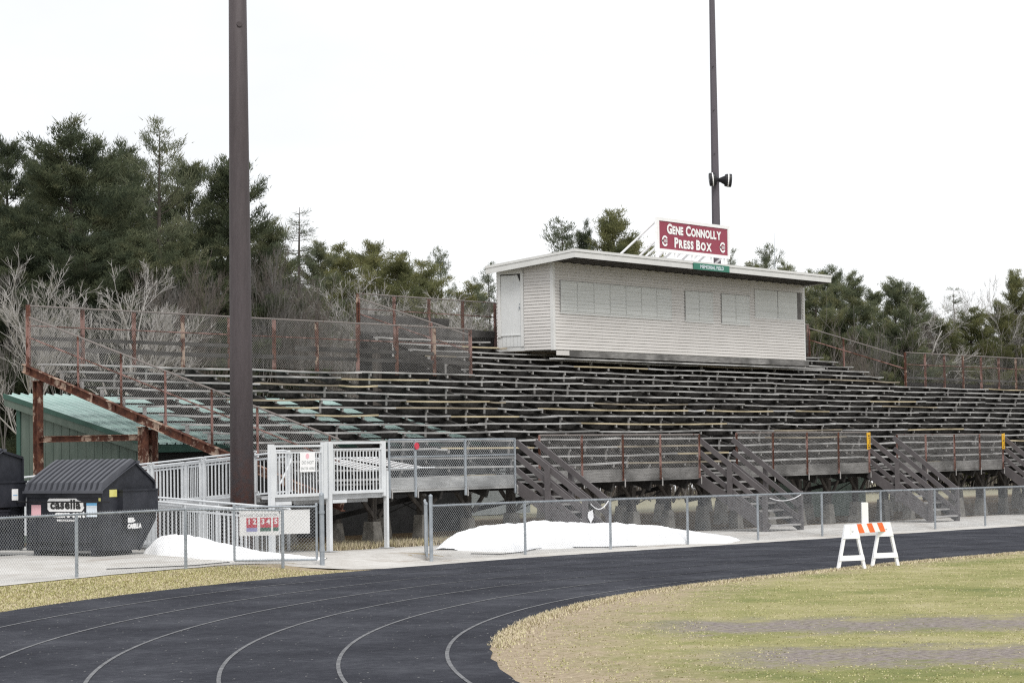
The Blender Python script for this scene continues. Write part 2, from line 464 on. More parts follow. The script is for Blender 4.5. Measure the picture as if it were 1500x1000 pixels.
# ------------------------------------------------------------------ chain link
def chainlink(mb, p0, p1, h, pitch=.072, r=.0033, base=0.0, mi=0):
    """wires of a chain link sheet standing on the line p0-p1 (may slope), height h"""
    p0 = Vector(p0); p1 = Vector(p1)
    L = math.hypot(p1.x - p0.x, p1.y - p0.y)
    d = Vector(((p1.x - p0.x) / L, (p1.y - p0.y) / L, 0)); nrm = Vector((-d.y, d.x, 0))
    sl = (p1.z - p0.z) / L
    def P(u, v): return p0 + d * u + Vector((0, 0, base + v + sl * u))
    for sgn in (1, -1):
        c = -h if sgn == 1 else 0.0
        end = L if sgn == 1 else L + h
        while c < end:
            if sgn == 1: u0, v0, u1, v1 = c, 0.0, c + h, h
            else: u0, v0, u1, v1 = c, 0.0, c - h, h
            # clip in u to 0..L
            def cl(u0, v0, u1, v1):
                du = u1 - u0
                t0, t1 = 0.0, 1.0
                ta, tb = (0 - u0) / du, (L - u0) / du
                if ta > tb: ta, tb = tb, ta
                return max(t0, ta), min(t1, tb)
            t0, t1 = cl(u0, v0, u1, v1)
            if t1 - t0 > .01:
                A = P(u0 + (u1 - u0) * t0, h * t0) + nrm * (.002 * sgn); B = P(u0 + (u1 - u0) * t1, h * t1) + nrm * (.002 * sgn)
                ax = (B - A).normalized(); up = ax.cross(nrm)
                q = [nrm * r, up * r * .87 - nrm * r * .5, -up * r * .87 - nrm * r * .5]
                n = len(mb.v)
                for X in (A, B):
                    for w in q: mb.v.append(tuple(X + w))
                for k in range(3):
                    k2 = (k + 1) % 3
                    mb.f.append((n + k, n + k2, n + 3 + k2, n + 3 + k)); mb.m.append(mi)
            c += pitch
    return mb

# ------------------------------------------------------------------ grandstand
GL = 69.8                      # length of the stand
B0, Z0, TR, RI = .518, 1.809, .7379, .23744
A1, A2 = 19.22, 50.6           # raised middle section
SP = 1.922                     # spacing of the stringers
def rowb(k): return B0 + TR * k
def rowz(k): return Z0 + RI * k
gs = thing('grandstand', 'long weathered wooden bleacher stand on rusty steel frames and concrete piers', 'grandstand', (0, 0, 0))

new_planks = {12: [(11.2, 15.4)], 9: [(11.5, 15.6)], 7: [(5.7, 8.4), (11.7, 15.1)], 15: [(26.6, 31.5)], 8: [(17.4, 25.9), (27.1, 31.7), (33.3, 35.9), (4.3, 6.7)],
              6: [(17.3, 26.0)], 10: [(42.0, 46.1)], 11: [(10.2, 12.0)], 3: [(7.7, 11.7), (43.7, 47.0)], 0: [(5.3, 6.8), (30, 33)], 2: [(18.1, 21.1)], 18: [(23.0, 25.1)], 5: [(37.9, 42.7)], 13: [(58, 62)], 4: [(52, 56.5)]}
rnd = random.Random(21)
rows = []
for k in range(0, 20):
    if k <= 13: rows.append((k, .02, GL - .02))
    elif k <= 17: rows.append((k, A1 + .1, A2 - .1))
    else:
        rows.append((k, A1 + .1, 25.66)); rows.append((k, 44.1, A2 - .1))
struts = []
for k, a0, a1 in rows:
    b, z = rowb(k), rowz(k)
    mb = MB(); fb = MB()
    cuts = [a0]; a = a0 + rnd.uniform(1.0, 4.9)
    while a < a1 - .8: cuts.append(a); a += rnd.choice((3.84, 4.9, 4.9, 5.77))
    for s, e in new_planks.get(k, []):
        cuts = [c for c in cuts if not (s - .5 < c < e + .5)] + [c for c in (s, e) if a0 < c < a1]
    cuts = sorted(set(cuts)) + [a1]
    for s, e in zip(cuts[:-1], cuts[1:]):
        mi = 0
        for ns, ne in new_planks.get(k, []):
            if abs(s - ns) < .3 or (ns - .2 <= s and e <= ne + .2): mi = 1
        if mi == 0 and rnd.random() < .06: mi = 2
        dz0, dz1, dy = rnd.uniform(-.02, .02), rnd.uniform(-.02, .02), rnd.uniform(-.02, .02)
        th = .048
        n = 4; prev = None   # slightly bowed plank
        bow = rnd.uniform(-.035, .01)
        for i in range(n):
            f0, f1 = i / n, (i + 1) / n
            def zz(f): return z + dz0 * (1 - f) + dz1 * f + bow * 4 * f * (1 - f)
            x0, x1 = s + (e - s) * f0 + (.006 if i == 0 else 0), s + (e - s) * f1 - (.006 if i == n - 1 else 0)
            za, zb = zz(f0), zz(f1)
            y0, y1 = b + dy, b + dy + .24
            mb.hexa([(x0, y0, za - th), (x1, y0, zb - th), (x1, y1, zb - th), (x0, y1, za - th), (x0, y0, za), (x1, y0, zb), (x1, y1, zb), (x0, y1, za)], mi)
        # foot board below and in front of the seat behind it
        if k > 0:
            fz = z - .40 + rnd.uniform(-.012, .012)
            if True:
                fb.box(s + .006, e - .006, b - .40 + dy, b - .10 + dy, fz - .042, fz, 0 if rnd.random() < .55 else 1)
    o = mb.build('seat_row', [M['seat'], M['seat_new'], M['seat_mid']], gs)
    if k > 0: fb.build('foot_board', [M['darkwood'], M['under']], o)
    j = 0
    while True:
        a = .06 + SP * j; j += 1
        if a > a1: break
        if a < a0 - .1: continue
        struts.append((a, b, z))

# struts carrying the seats; the hundred largest are parts of their own
def strut_into(mb, a, b, z, r):
    dx = r.uniform(-.02, .02)
    mb.box(a - .034 + dx, a + .034 + dx, b + .025, b + .10, z - .47, z - .047)
def camdist(s): return math.hypot(s[0] + 42.9, s[1] + 36.1)
vis = sorted(struts, key=camdist)
r = random.Random(4)
for s in vis[:99]:
    m2 = MB(); strut_into(m2, *s, r); m2.build('seat_strut', M['strut'], gs)
m2 = MB()
for s in vis[99:]: strut_into(m2, *s, r)
tag(m2.build('seat_strut', M['strut'], gs), kind='stuff')

# sloping stringers
SL = RI / TR
j = 0
while .06 + SP * j < GL + .3:
    a = .06 + SP * j
    top = 15.1 if A1 - .3 < a < A2 + .3 else 10.55
    if j > 0:
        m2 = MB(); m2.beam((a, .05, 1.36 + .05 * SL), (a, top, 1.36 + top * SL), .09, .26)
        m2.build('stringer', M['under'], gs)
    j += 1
# rusty end raker: an I shaped beam with web stiffeners
m2 = MB()
for off, w, h in ((.10, .14, .02), (-.10, .14, .02), (0, .018, .19)):
    m2.beam((-.06, -.1, 1.22 + off - .1 * .33), (-.06, 10.75, 1.22 + off + 10.75 * .33), w, h)
for i in range(14):
    b = .4 + i * .775
    m2.beam((-.06, b, 1.22 + b * .33 - .09), (-.06, b, 1.22 + b * .33 + .09), .12, .025, up=(0, 1, 0))
rk = m2.build('end_raker', M['rust'], gs)
m2 = MB(); m2.beam((GL, -.1, 1.2), (GL, 10.75, 1.22 + 10.75 * .33), .1, .33); m2.build('end_raker', M['rust'], gs)

# posts on concrete piers
def pier_post(a, b, mat, w=.2, ph=.62, pw=.44, steel=False, brace=True, topz=None):
    g = zt(a, b); rr = random.Random(int(a * 97 + b * 13))
    ph += rr.uniform(-.12, .14)
    top = (1.26 + b * SL) if topz is None else topz
    m2 = MB(); w0 = pw * rr.uniform(.8, 1.1); w1 = w0 * .68
    m2.hexa([(a - w0 / 2, b - w0 / 2, g - .1), (a + w0 / 2, b - w0 / 2, g - .1), (a + w0 / 2, b + w0 / 2, g - .1), (a - w0 / 2, b + w0 / 2, g - .1),
             (a - w1 / 2, b - w1 / 2, g + ph), (a + w1 / 2, b - w1 / 2, g + ph), (a + w1 / 2, b + w1 / 2, g + ph), (a - w1 / 2, b + w1 / 2, g + ph)])
    po = MB()
    if steel:
        po.box(a - .1, a + .1, b - .09, b - .076, g + .02, top); po.box(a - .1, a + .1, b + .076, b + .09, g + .02, top)
        po.box(a - .009, a + .009, b - .076, b + .076, g + .02, top)
        po.box(a - .12, a + .12, b - .12, b + .12, top - .02, top)
    else:
        po.box(a - w / 2, a + w / 2, b - w / 2, b + w / 2, g + ph - .02, top)
    o = po.build('post', mat, gs)
    if not steel: m2.build('pier', M['concrete'], o)
    if brace and not steel and top - g > 1.3:
        br = MB()
        h = min(.62, top - g - ph - .1)
        for sx in (-1, 1):
            br.beam((a + sx * .09, b - .12, top - h), (a + sx * .72, b - .12, top - .02), .05, .10)
        br.build('knee_brace', M['postwood'], o)
n_post = 0
for j in range(0, 37):
    a = .06 + SP * j
    if a > GL: break
    if j > 0: pier_post(a + .06, .75, M['postwood'], w=random.Random(j).choice((.16, .2, .26)), pw=.42)
    if j > 0 and not (0 < a < 15.4) and j % 3 == 1: pier_post(a - .1, 7.0, M['postwood'], .22, brace=j % 2 == 0)
    if j > 0 and (j < 4 or j % 3 == 0): pier_post(a + .25, 3.7, M['postwood'], .2, brace=j % 2 == 1)
for b in (6.42, 10.22):
    pier_post(-.05, b, M['rust'], steel=True, topz=1.05 + b * .33)
pier_post(.42, 6.55, M['rust'], steel=True, topz=3.1)
m2 = MB(); m2.box(-.14, .02, 6.56, 10.1, 2.82, 2.84); m2.box(-.14, .02, 6.56, 10.1, 2.96, 2.98); m2.box(-.07, -.05, 6.56, 10.1, 2.84, 2.96)
m2.build('tie_beam', M['rust'], gs)
for j in (10, 12, 15, 18, 21, 24, 26):
    pier_post(.06 + SP * j, 14.6, M['postwood'], .22, brace=False)
# long header below the deck front and dark rods between the posts
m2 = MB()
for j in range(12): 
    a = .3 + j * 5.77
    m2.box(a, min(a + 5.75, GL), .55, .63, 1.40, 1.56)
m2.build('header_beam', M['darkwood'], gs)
rr = random.Random(8)
for j in range(1, 30):
    a = .06 + SP * j; m2 = MB()
    if j % 3 == 1: m2.tube((a, .8, .75), (a + SP, .8, 1.25), .018, n=5)
    elif j % 3 == 0: m2.tube((a, 3.75, 1.5), (a + SP, 3.75, .8), .02, n=5)
    else: m2.beam((a, .9, 1.3), (a, 3.7, .75), .05, .12)
    m2.build('tie_rod', M['darkwood'], gs)

# front walkway, kick boards, barriers
dk = MB()
for i in range(14):
    a = .05 + i * 4.98
    for b, w in ((.0, .22), (.235, .22)):
        dk.box(a, min(a + 4.97, GL), b, b + w, 1.665 + (i % 3) * .004, 1.705 + (i % 3) * .004)
dk.build('walkway_deck', M['board'], gs)
bars = [(1.72, 6.88, [1.72, 2.73, 4.75, 6.88], 2.74, 1.52, True), (7.97, 15.96, [7.97, 9.94, 11.94, 13.86, 15.96], 2.82, 1.58, False),
        (18.08, 26.49, [18.08, 20.23, 22.35, 24.4, 26.49], 2.85, 1.57, False), (28.48, 36.81, [28.48, 30.61, 32.83, 34.87, 36.81], 2.75, 1.53, False),
        (39.0, 47.2, [39.0, 41.0, 43.1, 45.2, 47.2], 2.75, 1.53, False)]
for a0, a1, posts, zt_, zb, newer in bars:
    ba = MB()
    rail_m = M['galv'] if newer else M['rustdark']
    ba.tube((a0, -.06, zt_), (a1, -.06, zt_ - .01), .022, n=8)
    o = ba.build('front_barrier', rail_m, gs)
    for i, a in enumerate(posts):
        po = MB()
        if newer: po.tube((a, -.06, zb - .18), (a, -.06, zt_ + .01), .03 if i in (0, 3) else .036, n=8)
        else:
            po.box(a - .042, a + .042, -.065, -.055, zb - .02, zt_); po.box(a - .042, a - .032, -.125, -.065, zb - .02, zt_)
        po.build('barrier_post', M['galv'] if newer else M['rustred'], o)
        hk = MB(); hk.path([(a + .06, -.07, zb + .03), (a + .06, -.09, zb - .02), (a + .06, -.09, zb - .20)], .02, 6)
        hk.build('drop_bracket', M['strut'], o)
    if newer:
        mr = MB(); mr.tube((a0, -.06, 2.32), (a1, -.06, 2.33), .02, n=8); mr.build('middle_rail', M['galv'], o)
    cm = MB(); chainlink(cm, (a0, -.085, zb + .02), (a1, -.085, zb + .02), zt_ - zb - .03, pitch=.084, r=.0036 if newer else .0029)
    cm.build('wire_mesh', M['wire'] if newer else M['wire_old'], o)
    kb = MB(); rr = random.Random(int(a0 * 10)); a = a0 - .02
    while a < a1:
        e = min(a + rr.uniform(1.6, 3.2), a1 + .02)
        t = rr.uniform(-.02, .02)
        kb.hexa([(a, -.045, zb + t * .4), (e - .01, -.045, zb), (e - .01, .0, zb), (a, .0, zb + t * .4), (a, -.045, zb + .30 + t), (e - .01, -.045, zb + .29 - t), (e - .01, .0, zb + .29 - t), (a, .0, zb + .30 + t)])
        a = e
    kb.box(a0, a1, -.055, .0, zb - .045, zb - .005)
    kb.build('kick_board', M['board_pale'] if newer else M['board'], o)

# rear fences of the wings, raised middle fence, side rails
def rear_fence(a0, a1, b, zt_, posts, drop, boards, wr=.0024):
    m3 = MB(); m3.tube((a0, b, zt_), (a1, b, zt_), .024, n=8)
    o = m3.build('rear_fence', M['rustdark'], gs)
    m3 = MB(); m3.tube((a0, b, zt_ - .52), (a1, b, zt_ - .52), .02, n=6); m3.build('middle_rail', M['rustred'], o)
    for i, a in enumerate(posts):
        m3 = MB(); rr = random.Random(i)
        m3.box(a - .045, a + .045, b - .005, b + .005, zt_ - drop, zt_); m3.box(a - .045, a - .035, b + .005, b + .07, zt_ - drop, zt_)
        m3.build('fence_post', M['rustred'] if i % 3 else M['rust'], o)
    m3 = MB(); chainlink(m3, (a0, b - .03, zt_ - drop + .1), (a1, b - .03, zt_ - drop + .1), drop - .1, pitch=.084, r=wr)
    m3.build('wire_mesh', M['wire_old'], o)
    m3 = MB()
    for z0_, z1_ in boards:
        a = a0; rr = random.Random(int(z0_ * 100))
        while a < a1:
            e = min(a + rr.uniform(2.2, 4.4), a1)
            if rr.random() > .1: m3.box(a + .01, e - .01, b + .02, b + .06, z0_ + rr.uniform(-.02, .02), z1_ + rr.uniform(-.02, .02))
            a = e
    m3.build('back_board', M['back'], o)
rear_fence(0, A1, 10.58, 6.39, [i * 1.922 for i in range(11)], 1.55, [(5.50, 5.62), (5.22, 5.34)])
rear_fence(A2, GL, 10.58, 6.39, [A2 + i * 1.922 for i in range(11)], 1.55, [(5.25, 5.34)], .0012)
rear_fence(A1, A2, 15.33, 7.80, [A1 + i * 1.961 for i in range(17)], 1.75, [(6.85, 7.12), (6.50, 6.78)], .002)
def side_rail(a, b0, b1, ztop, slope, postb, mesh, foot, mats=('rustdark', 'rustred')):
    f = lambda b: ztop + slope * (b - b0)
    m3 = MB(); m3.tube((a, b0, f(b0)), (a, b1, f(b1)), .026, n=8)
    o = m3.build('side_rail', M[mats[0]], gs)
    m3 = MB(); m3.tube((a, b0, f(b0) - .52), (a, b1, f(b1) - .53), .022, n=8); m3.build('middle_rail', M[mats[1]], o)
    for b in postb:
        m3 = MB(); m3.box(a - .005, a + .005, b - .04, b + .04, f(b) - foot, f(b)); m3.box(a - .06, a - .005, b - .04, b - .03, f(b) - foot, f(b))
        m3.build('rail_post', M['rustred'], o)
    if mesh:
        m3 = MB(); chainlink(m3, (a - .02, b0, f(b0) - foot + .12), (a - .02, b1, f(b1) - foot + .12), foot - .13, pitch=.084, r=.0025)
        m3.build('wire_mesh', M['wire_old'], o)
side_rail(-.05, .02, 10.66, 2.76, .3165, [10.6, 8.73, 7.18, 5.64, 4.07, 2.58, .3], True, 1.36)
m3 = MB(); m3.box(-.1, -.02, 10.53, 10.62, 4.7, 6.42); m3.build('corner_post', M['rustred'], gs)
side_rail(A1, 10.57, 15.33, 6.18, .308, [10.62, 12.2, 13.8, 15.3], True, 1.25)
side_rail(A2, 10.57, 15.33, 6.18, .308, [10.62, 13.6, 15.3], False, 1.25)
# boarding that closes the back of the middle and the right wing
m3 = MB(); rr = random.Random(2)
a = A1 + .1
while a < A2:
    m3.box(a, a + .235, 15.42, 15.45, 1.75 + rr.uniform(-.08, .05), 6.6); a += .25
m3.build('rear_boarding', M['darkwood'], gs)
m3 = MB(); a = A2 + .2
while a < GL:
    m3.box(a, a + .235, 10.68, 10.71, 1.6 + rr.uniform(-.08, .05), 5.1); a += .25
m3.build('rear_boarding', M['darkwood'], gs)
# red reflector and the two amber aisle panels hang on the barriers
m3 = MB(); m3.tube((2.73, -.10, 2.58), (2.73, -.125, 2.58), .085, n=16)
tag(m3.build('reflector', M['red']), 'round red reflector wired to the newer silver barrier', 'reflector')
def amber(a, z0, z1, label):
    m3 = MB(); m3.hexa([(a - .17, -.135, z1 - .54), (a + .03, -.135, z0), (a + .03, -.115, z0), (a - .17, -.115, z1 - .54), (a - .19, -.135, z1), (a + .04, -.135, z1 + .02), (a + .04, -.115, z1 + .02), (a - .19, -.115, z1)])
    o = thing('aisle_panel', label, 'panel', (a, -.1, z0), group='amber panels at the aisle ends')
    m3.build('board', M['amber'], o)
    m3 = MB(); rr = random.Random(int(a))
    for i in range(6):
        zz = z1 - .07 - i * .075
        for s in range(3): 
            if rr.random() < .75: m3.box(a - .12 + s * .035, a - .10 + s * .035 + rr.uniform(0, .012), -.1395, -.1365, zz - .045, zz)
    m3.build('lettering', M['inkdark'], o)
amber(26.44, 2.31, 2.82, 'amber panel on the barrier left of the third staircase')
amber(36.84, 2.21, 2.75, 'amber panel on the barrier at the right edge of the photo')
# loose railing lying across the lower benches
t = thing('loose_railing', 'bright aluminium railing section lying on its side across the lowest benches', 'railing', (1.4, .8, 2.1))
m3 = MB()
for i in range(9):
    a = .9 + i * .30
    if i == 4: continue
    m3.tube((a, 1.75, 2.30), (a + .75, .60, 2.02), .017, n=6)
m3.build('baluster', M['white'], t)
m3 = MB(); m3.tube((.95, 1.76, 2.315), (3.5, 1.76, 2.31), .022, n=6); m3.tube((1.7, .60, 2.03), (4.35, .60, 2.04), .022, n=6); m3.build('rail', M['alu'], t)

# ------------------------------------------------------------------ wooden staircases
def staircase(a0, a1, label, chain):
    am = (a0 + a1) / 2
    bb = -2.22; g = zt(am, bb); zt0 = 1.66
    t = thing('wooden_staircase', label, 'staircase', (am, bb, g), group='staircases up to the walkway')
    n = 8; ri = (zt0 - g) / (n + 0.0); run = 2.2 / n
    for a in (a0 + .03, a1 - .03):
        m3 = MB(); m3.beam((a, .0, zt0 - .14), (a, bb - .05, g + .10), .05, .30)
        m3.build('stringer', M['stairpaint'], t)
    for i in range(n):
        b = bb + run * i; z = g + ri * (i + 1) - .02
        m3 = MB(); m3.box(a0 + .06, a1 - .06, b - .04, b + run - .02, z - .045, z)
        m3.build('tread', M['tread'], t)
    pb = [bb + .02, -1.05]
    for a, sx in ((a0, -1), (a1, 1)):
        x = a + sx * .0
        for q, b in enumerate(pb):
            f = (b - bb) / (-bb)
            zb = g - .02 if q == 0 else g + (zt0 - g) * f - .25
            ztop = g + 1.12 + (1.58 - .02) * f
            if q == 2: zb = 1.3
            m3 = MB(); m3.box(x - .055 + sx * .03, x + .055 + sx * .03, b - .06, b + .06, zb, ztop)
            m3.build('handrail_post', M['stairpaint'], t)
        for q, hh in enumerate((1.02, .66, .30)):
            m3 = MB(); xo = x - sx * .065
            m3.beam((xo, -.0, zt0 + hh - .02), (xo, bb - .0, g + hh + .03), .045, (.15, .14, .13)[q])
            m3.build('handrail', M['stairpaint'], t)
    if chain:
        m3 = MB(); pts = []
        for i in range(13):
            f = i / 12; pts.append((a0 + .1 + (a1 - a0 - .2) * f, bb - .07, g + .97 - .55 * f * (1 - f) * (1.25 if chain == 2 else .9) + .06 * f))
        m3.path(pts, .014, 5)
        tag(m3.build('rope', M['white']), 'pale rope slung across the foot of the %s staircase' % ('first' if chain == 2 else 'second'), 'rope')
staircase(6.95, 7.95, 'narrow first staircase from the left, standing behind the big snow pile', 2)
staircase(16.02, 18.02, 'second staircase from the left, below the open gap right of the snow pile', 1)
staircase(26.55, 28.45, 'third staircase from the left, behind the striped barricade', 0)
staircase(36.9, 38.95, 'rightmost staircase, cut off by the right edge of the photo', 0)
m3 = MB()
m3.prism([(6.86, -2.335, .86), (7.06, -2.335, .91), (7.10, -2.335, .72), (6.97, -2.335, .58), (6.84, -2.335, .73)], (0, .006, 0))
tag(m3.build('paper_tag', M['white']), 'white paper tag hanging from the rope at the first staircase', 'tag')
# ------------------------------------------------------------------ text
def text_into(mb, body, size, org, ux, uz, mi=0, align='CENTER', bold=0.0, depth=.004, squash=1.0, spacing=1.0):
    cu = bpy.data.curves.new('lettering', 'FONT'); cu.body = body; cu.size = size; cu.align_x = align; cu.offset = bold; cu.space_character = spacing
    cu.resolution_u = 3
    ob = bpy.data.objects.new('lettering', cu); COL.objects.link(ob)
    bpy.context.view_layer.update()
    me = ob.evaluated_get(bpy.context.evaluated_depsgraph_get()).to_mesh()
    ux = Vector(ux).normalized(); uz = Vector(uz).normalized(); nn = ux.cross(uz); org = Vector(org)
    base = len(mb.v); xm = [v.co.x for v in me.vertices] or [0]
    for v in me.vertices: mb.v.append(tuple(org + ux * (v.co.x * squash) + uz * v.co.y + nn * depth))
    for p in me.polygons: mb.f.append(tuple(base + i for i in p.vertices)); mb.m.append(mi)
    w = (min(xm) * squash, max(xm) * squash)
    bpy.data.objects.remove(ob); bpy.data.curves.remove(cu)
    return w
def small_caps(mb, words, big, small, org, ux, uz, bold, depth=.004, squash=1.0, gap=.10, track=.035):
    """capital initials larger than the rest, centred on org"""
    def run(start, out):
        x = start
        for w in words:
            for i, ch in enumerate(w):
                o = Vector(org) + Vector(ux).normalized() * x
                tmp = MB(); lo, hi = text_into(tmp, ch, big if i == 0 else small, o, ux, uz, 0, 'LEFT', bold, depth, squash)
                if out is not None:
                    n = len(out.v); sh = -Vector(ux).normalized() * lo
                    out.v.extend([tuple(Vector(v) + sh) for v in tmp.v]); out.f.extend([tuple(n + k for k in f) for f in tmp.f]); out.m.extend(tmp.m)
                x += (hi - lo) + track
            x += gap
        return x - gap - track
    total = run(0, None); run(-total / 2, mb)

# ------------------------------------------------------------------ press box
FA0, FA1, FB, BB = 25.78, 43.97, 11.87, 14.32
ZB = 5.95
box = thing('press_box', 'long cream clapboard press box with a slanted flat roof on top of the stand', 'press box', (34.9, 13.1, ZB))
def wall_top(b): return 9.07 - .098 * (b - FB) - .02
def courses(mb, along, fixed, s0, s1, z0, topf, skip=(), out=(0, -1)):
    """lapped clapboards; along 'a' or 'b'"""
    ch = .1155; z = z0
    while z < max(topf(s0), topf(s1)):
        zt1 = z + ch
        segs = [(s0, s1)]
        for (q0, q1, y0, y1) in skip:
            if y0 - .02 < z + ch / 2 < y1 + .02:
                ns = []
                for (u0, u1) in segs:
                    if q1 <= u0 or q0 >= u1: ns.append((u0, u1))
                    else:
                        if q0 > u0: ns.append((u0, q0))
                        if q1 < u1: ns.append((q1, u1))
                segs = ns
        for u0, u1 in segs:
            za, zb_ = min(zt1, topf(u0)), min(zt1, topf(u1))
            if za <= z and zb_ <= z: continue
            za = max(za, z + .001); zb_ = max(zb_, z + .001)
            lo, hi = .030, .010
            def pt(u, o, zz):
                return (u, fixed - o, zz) if along == 'a' else (fixed - o, u, zz)
            g_ = .007
            q = [pt(u0, lo, z + g_), pt(u1, lo, z + g_), pt(u1, hi, max(zb_, z + g_ + .001)), pt(u0, hi, max(za, z + g_ + .001))]
            k = [pt(u0, -.005, z + g_), pt(u1, -.005, z + g_), pt(u1, lo, z + g_), pt(u0, lo, z + g_)]
            mb.face(q if along == 'a' else q[::-1]); mb.face(k if along == 'a' else k[::-1])
        z += ch
sh_sets = [(26.21, 33.60, 7.28, 8.40, 7), (34.57, 36.62, 7.27, 8.41, 2), (37.27, 39.44, 7.27, 8.41, 2)]
rec = (39.87, 43.77, 7.62, 8.74)
w = MB(); courses(w, 'a', FB, FA0 + .1, FA1 - .07, ZB, lambda u: 9.06, skip=[rec]); w.build('front_wall', M['siding'], box)
dr = (13.20, 14.21, 6.10, 8.76)
w = MB(); courses(w, 'b', FA0, FB + .1, BB, ZB, wall_top, skip=[(13.12, 14.28, 5.9, 8.84)]); w.build('end_wall', M['siding'], box)
w = MB(); w.box(FA0 + .006, FA1, FB + .006, BB, ZB - .01, 8.80); w.prism([(FA0 + .006, FB + .006, 8.8), (FA0 + .006, BB, 8.8), (FA0 + .006, BB, wall_top(BB) - .0), (FA0 + .006, FB + .006, 9.05)], (FA1 - FA0 - .006, 0, 0))
w.build('core_wall', M['trim'], box)
w = MB(); w.box(FA0 - .022, FA0 + .11, FB - .022, FB + .11, ZB - .02, 9.06); w.build('corner_trim', M['trim'], box)
w = MB(); w.box(FA1 - .075, FA1 + .022, FB - .022, FB + .11, ZB - .02, 9.06); w.build('corner_trim', M['trim'], box)
w = MB(); w.box(FA0 + .15, FA0 + .95, FB - .02, FB - .004, ZB - .20, ZB - .03); w.build('skirt_block', M['siding'], box)
# dark ledger below the front wall
w = MB(); w.box(FA0 + 1.0, FA1 + .3, FB - .012, FB + .03, ZB - .24, ZB - .02); w.build('ledger_board', M['board'], box)
w = MB(); w.box(FA0 - .3, FA1 + 1.2, FB - .27, FB - .02, ZB - .36, ZB - .31); w.build('ledger_plank', M['seat'], box)
# door
d = MB(); d.box(FA0 - .004, FA0 + .004, dr[0] + .07, dr[1] - .07, 6.52, 8.66); o = d.build('door', M['door'], box)
d = MB(); d.box(FA0 - .06, FA0 - .012, dr[0] + .095, dr[0] + .12, 7.45, 7.52); d.box(FA0 - .05, FA0 - .012, dr[0] + .09, dr[0] + .11, 7.60, 7.63); d.build('handle', M['galv'], o)
d = MB(); x0, x1 = FA0 - .03, FA0 + .0
d.box(x0, x1, dr[0] - .06, dr[0] + .06, 6.10, 8.82); d.box(x0, x1, dr[1] - .06, dr[1] + .06, 6.45, 8.82); d.box(x0 - .003, x1, dr[0] - .06, dr[1] + .06, 8.70, 8.84)
d.build('door_frame', M['trim'], o)
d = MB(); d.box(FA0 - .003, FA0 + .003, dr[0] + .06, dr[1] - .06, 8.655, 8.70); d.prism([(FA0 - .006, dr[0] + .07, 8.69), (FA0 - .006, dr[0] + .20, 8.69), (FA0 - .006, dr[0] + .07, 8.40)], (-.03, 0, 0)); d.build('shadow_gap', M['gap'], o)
d = MB()
for i in range(5): d.box(FA0 - .012, FA0 + .0, dr[0] + .065 + i * .165, dr[0] + .22 + i * .165, 6.10, 6.49)
d.box(FA0 - .035, FA0, dr[0] + .03, dr[1] - .03, 6.495, 6.53)
d.build('kick_panel', M['door'], o)
# shutters
for a0, a1, z0, z1, n in sh_sets:
    w_ = (a1 - a0) / n
    for i in range(n):
        x0, x1 = a0 + i * w_, a0 + (i + 1) * w_
        s_ = MB(); yf = FB - .034
        s_.box(x0 + .012, x1 - .012, yf, FB - .0175, z0, z1)
        fr = .035
        s_.box(x0 + .01, x0 + fr, yf - .012, yf, z0, z1); s_.box(x1 - fr, x1 - .01, yf - .012, yf, z0, z1)
        s_.box(x0 + fr, x1 - fr, yf - .012, yf, z1 - .03, z1); s_.box(x0 + fr, x1 - fr, yf - .012, yf, z0, z0 + .03)
        rr = random.Random(int(x0 * 50)); nl = rr.choice((6, 8, 9, 5))
        zz = z0 + .06
        while zz < z1 - .08:
            hgt = (z1 - z0 - .1) / nl
            s_.face([(x0 + fr, yf - .014, zz), (x1 - fr, yf - .014, zz), (x1 - fr, yf - .001, zz + hgt * .95), (x0 + fr, yf - .001, zz + hgt * .95)])
            s_.face([(x0 + fr, yf - .0005, zz), (x1 - fr, yf - .0005, zz), (x1 - fr, yf - .014, zz), (x0 + fr, yf - .014, zz)])
            zz += hgt
        s_.build('shutter', M['shutter'], box)
    s_ = MB(); s_.box(a0 - .05, a1 + .05, FB - .05, FB - .0175, z0 - .055, z0 - .006); s_.build('shutter_sill', M['trim'], box)
    s_ = MB(); s_.box(a0 - .04, a0 + .006, FB - .030, FB - .0175, z0, z1 + .02); s_.box(a0 - .04, a1 + .04, FB - .030, FB - .0175, z1 + .004, z1 + .028); s_.build('shutter_frame', M['strut'], box)
a0, a1, z0, z1 = rec
mid = (a0 + a1) / 2 - .05
for x0, x1 in ((a0 + .04, mid - .02), (mid + .02, a1 - .40)):
    s_ = MB(); n = 5; hgt = (z1 - z0) / n
    for i in range(n): s_.box(x0, x1, FB - .001 - .004 * (i % 2), FB + .004, z0 + i * hgt + .006, z0 + (i + 1) * hgt - .003)
    s_.build('shutter', M['shutter'], box)
s_ = MB(); s_.box(a1 - .38, a1 - .06, FB + .0, FB + .004, z0, z1); s_.box(a0, a0 + .03, FB - .02, FB + .004, z0, z1); s_.box(mid - .018, mid + .018, FB - .003, FB + .004, z0, z1); s_.box(a0, a1, FB - .024, FB + .004, z1 - .02, z1 + .02)
s_.build('shutter_frame', M['soffit'], box)
s_ = MB(); s_.box(a0 - .04, a1 + .05, FB - .03, FB + .004, z0 - .07, z0 - .004); s_.build('shutter_sill', M['trim'], box)
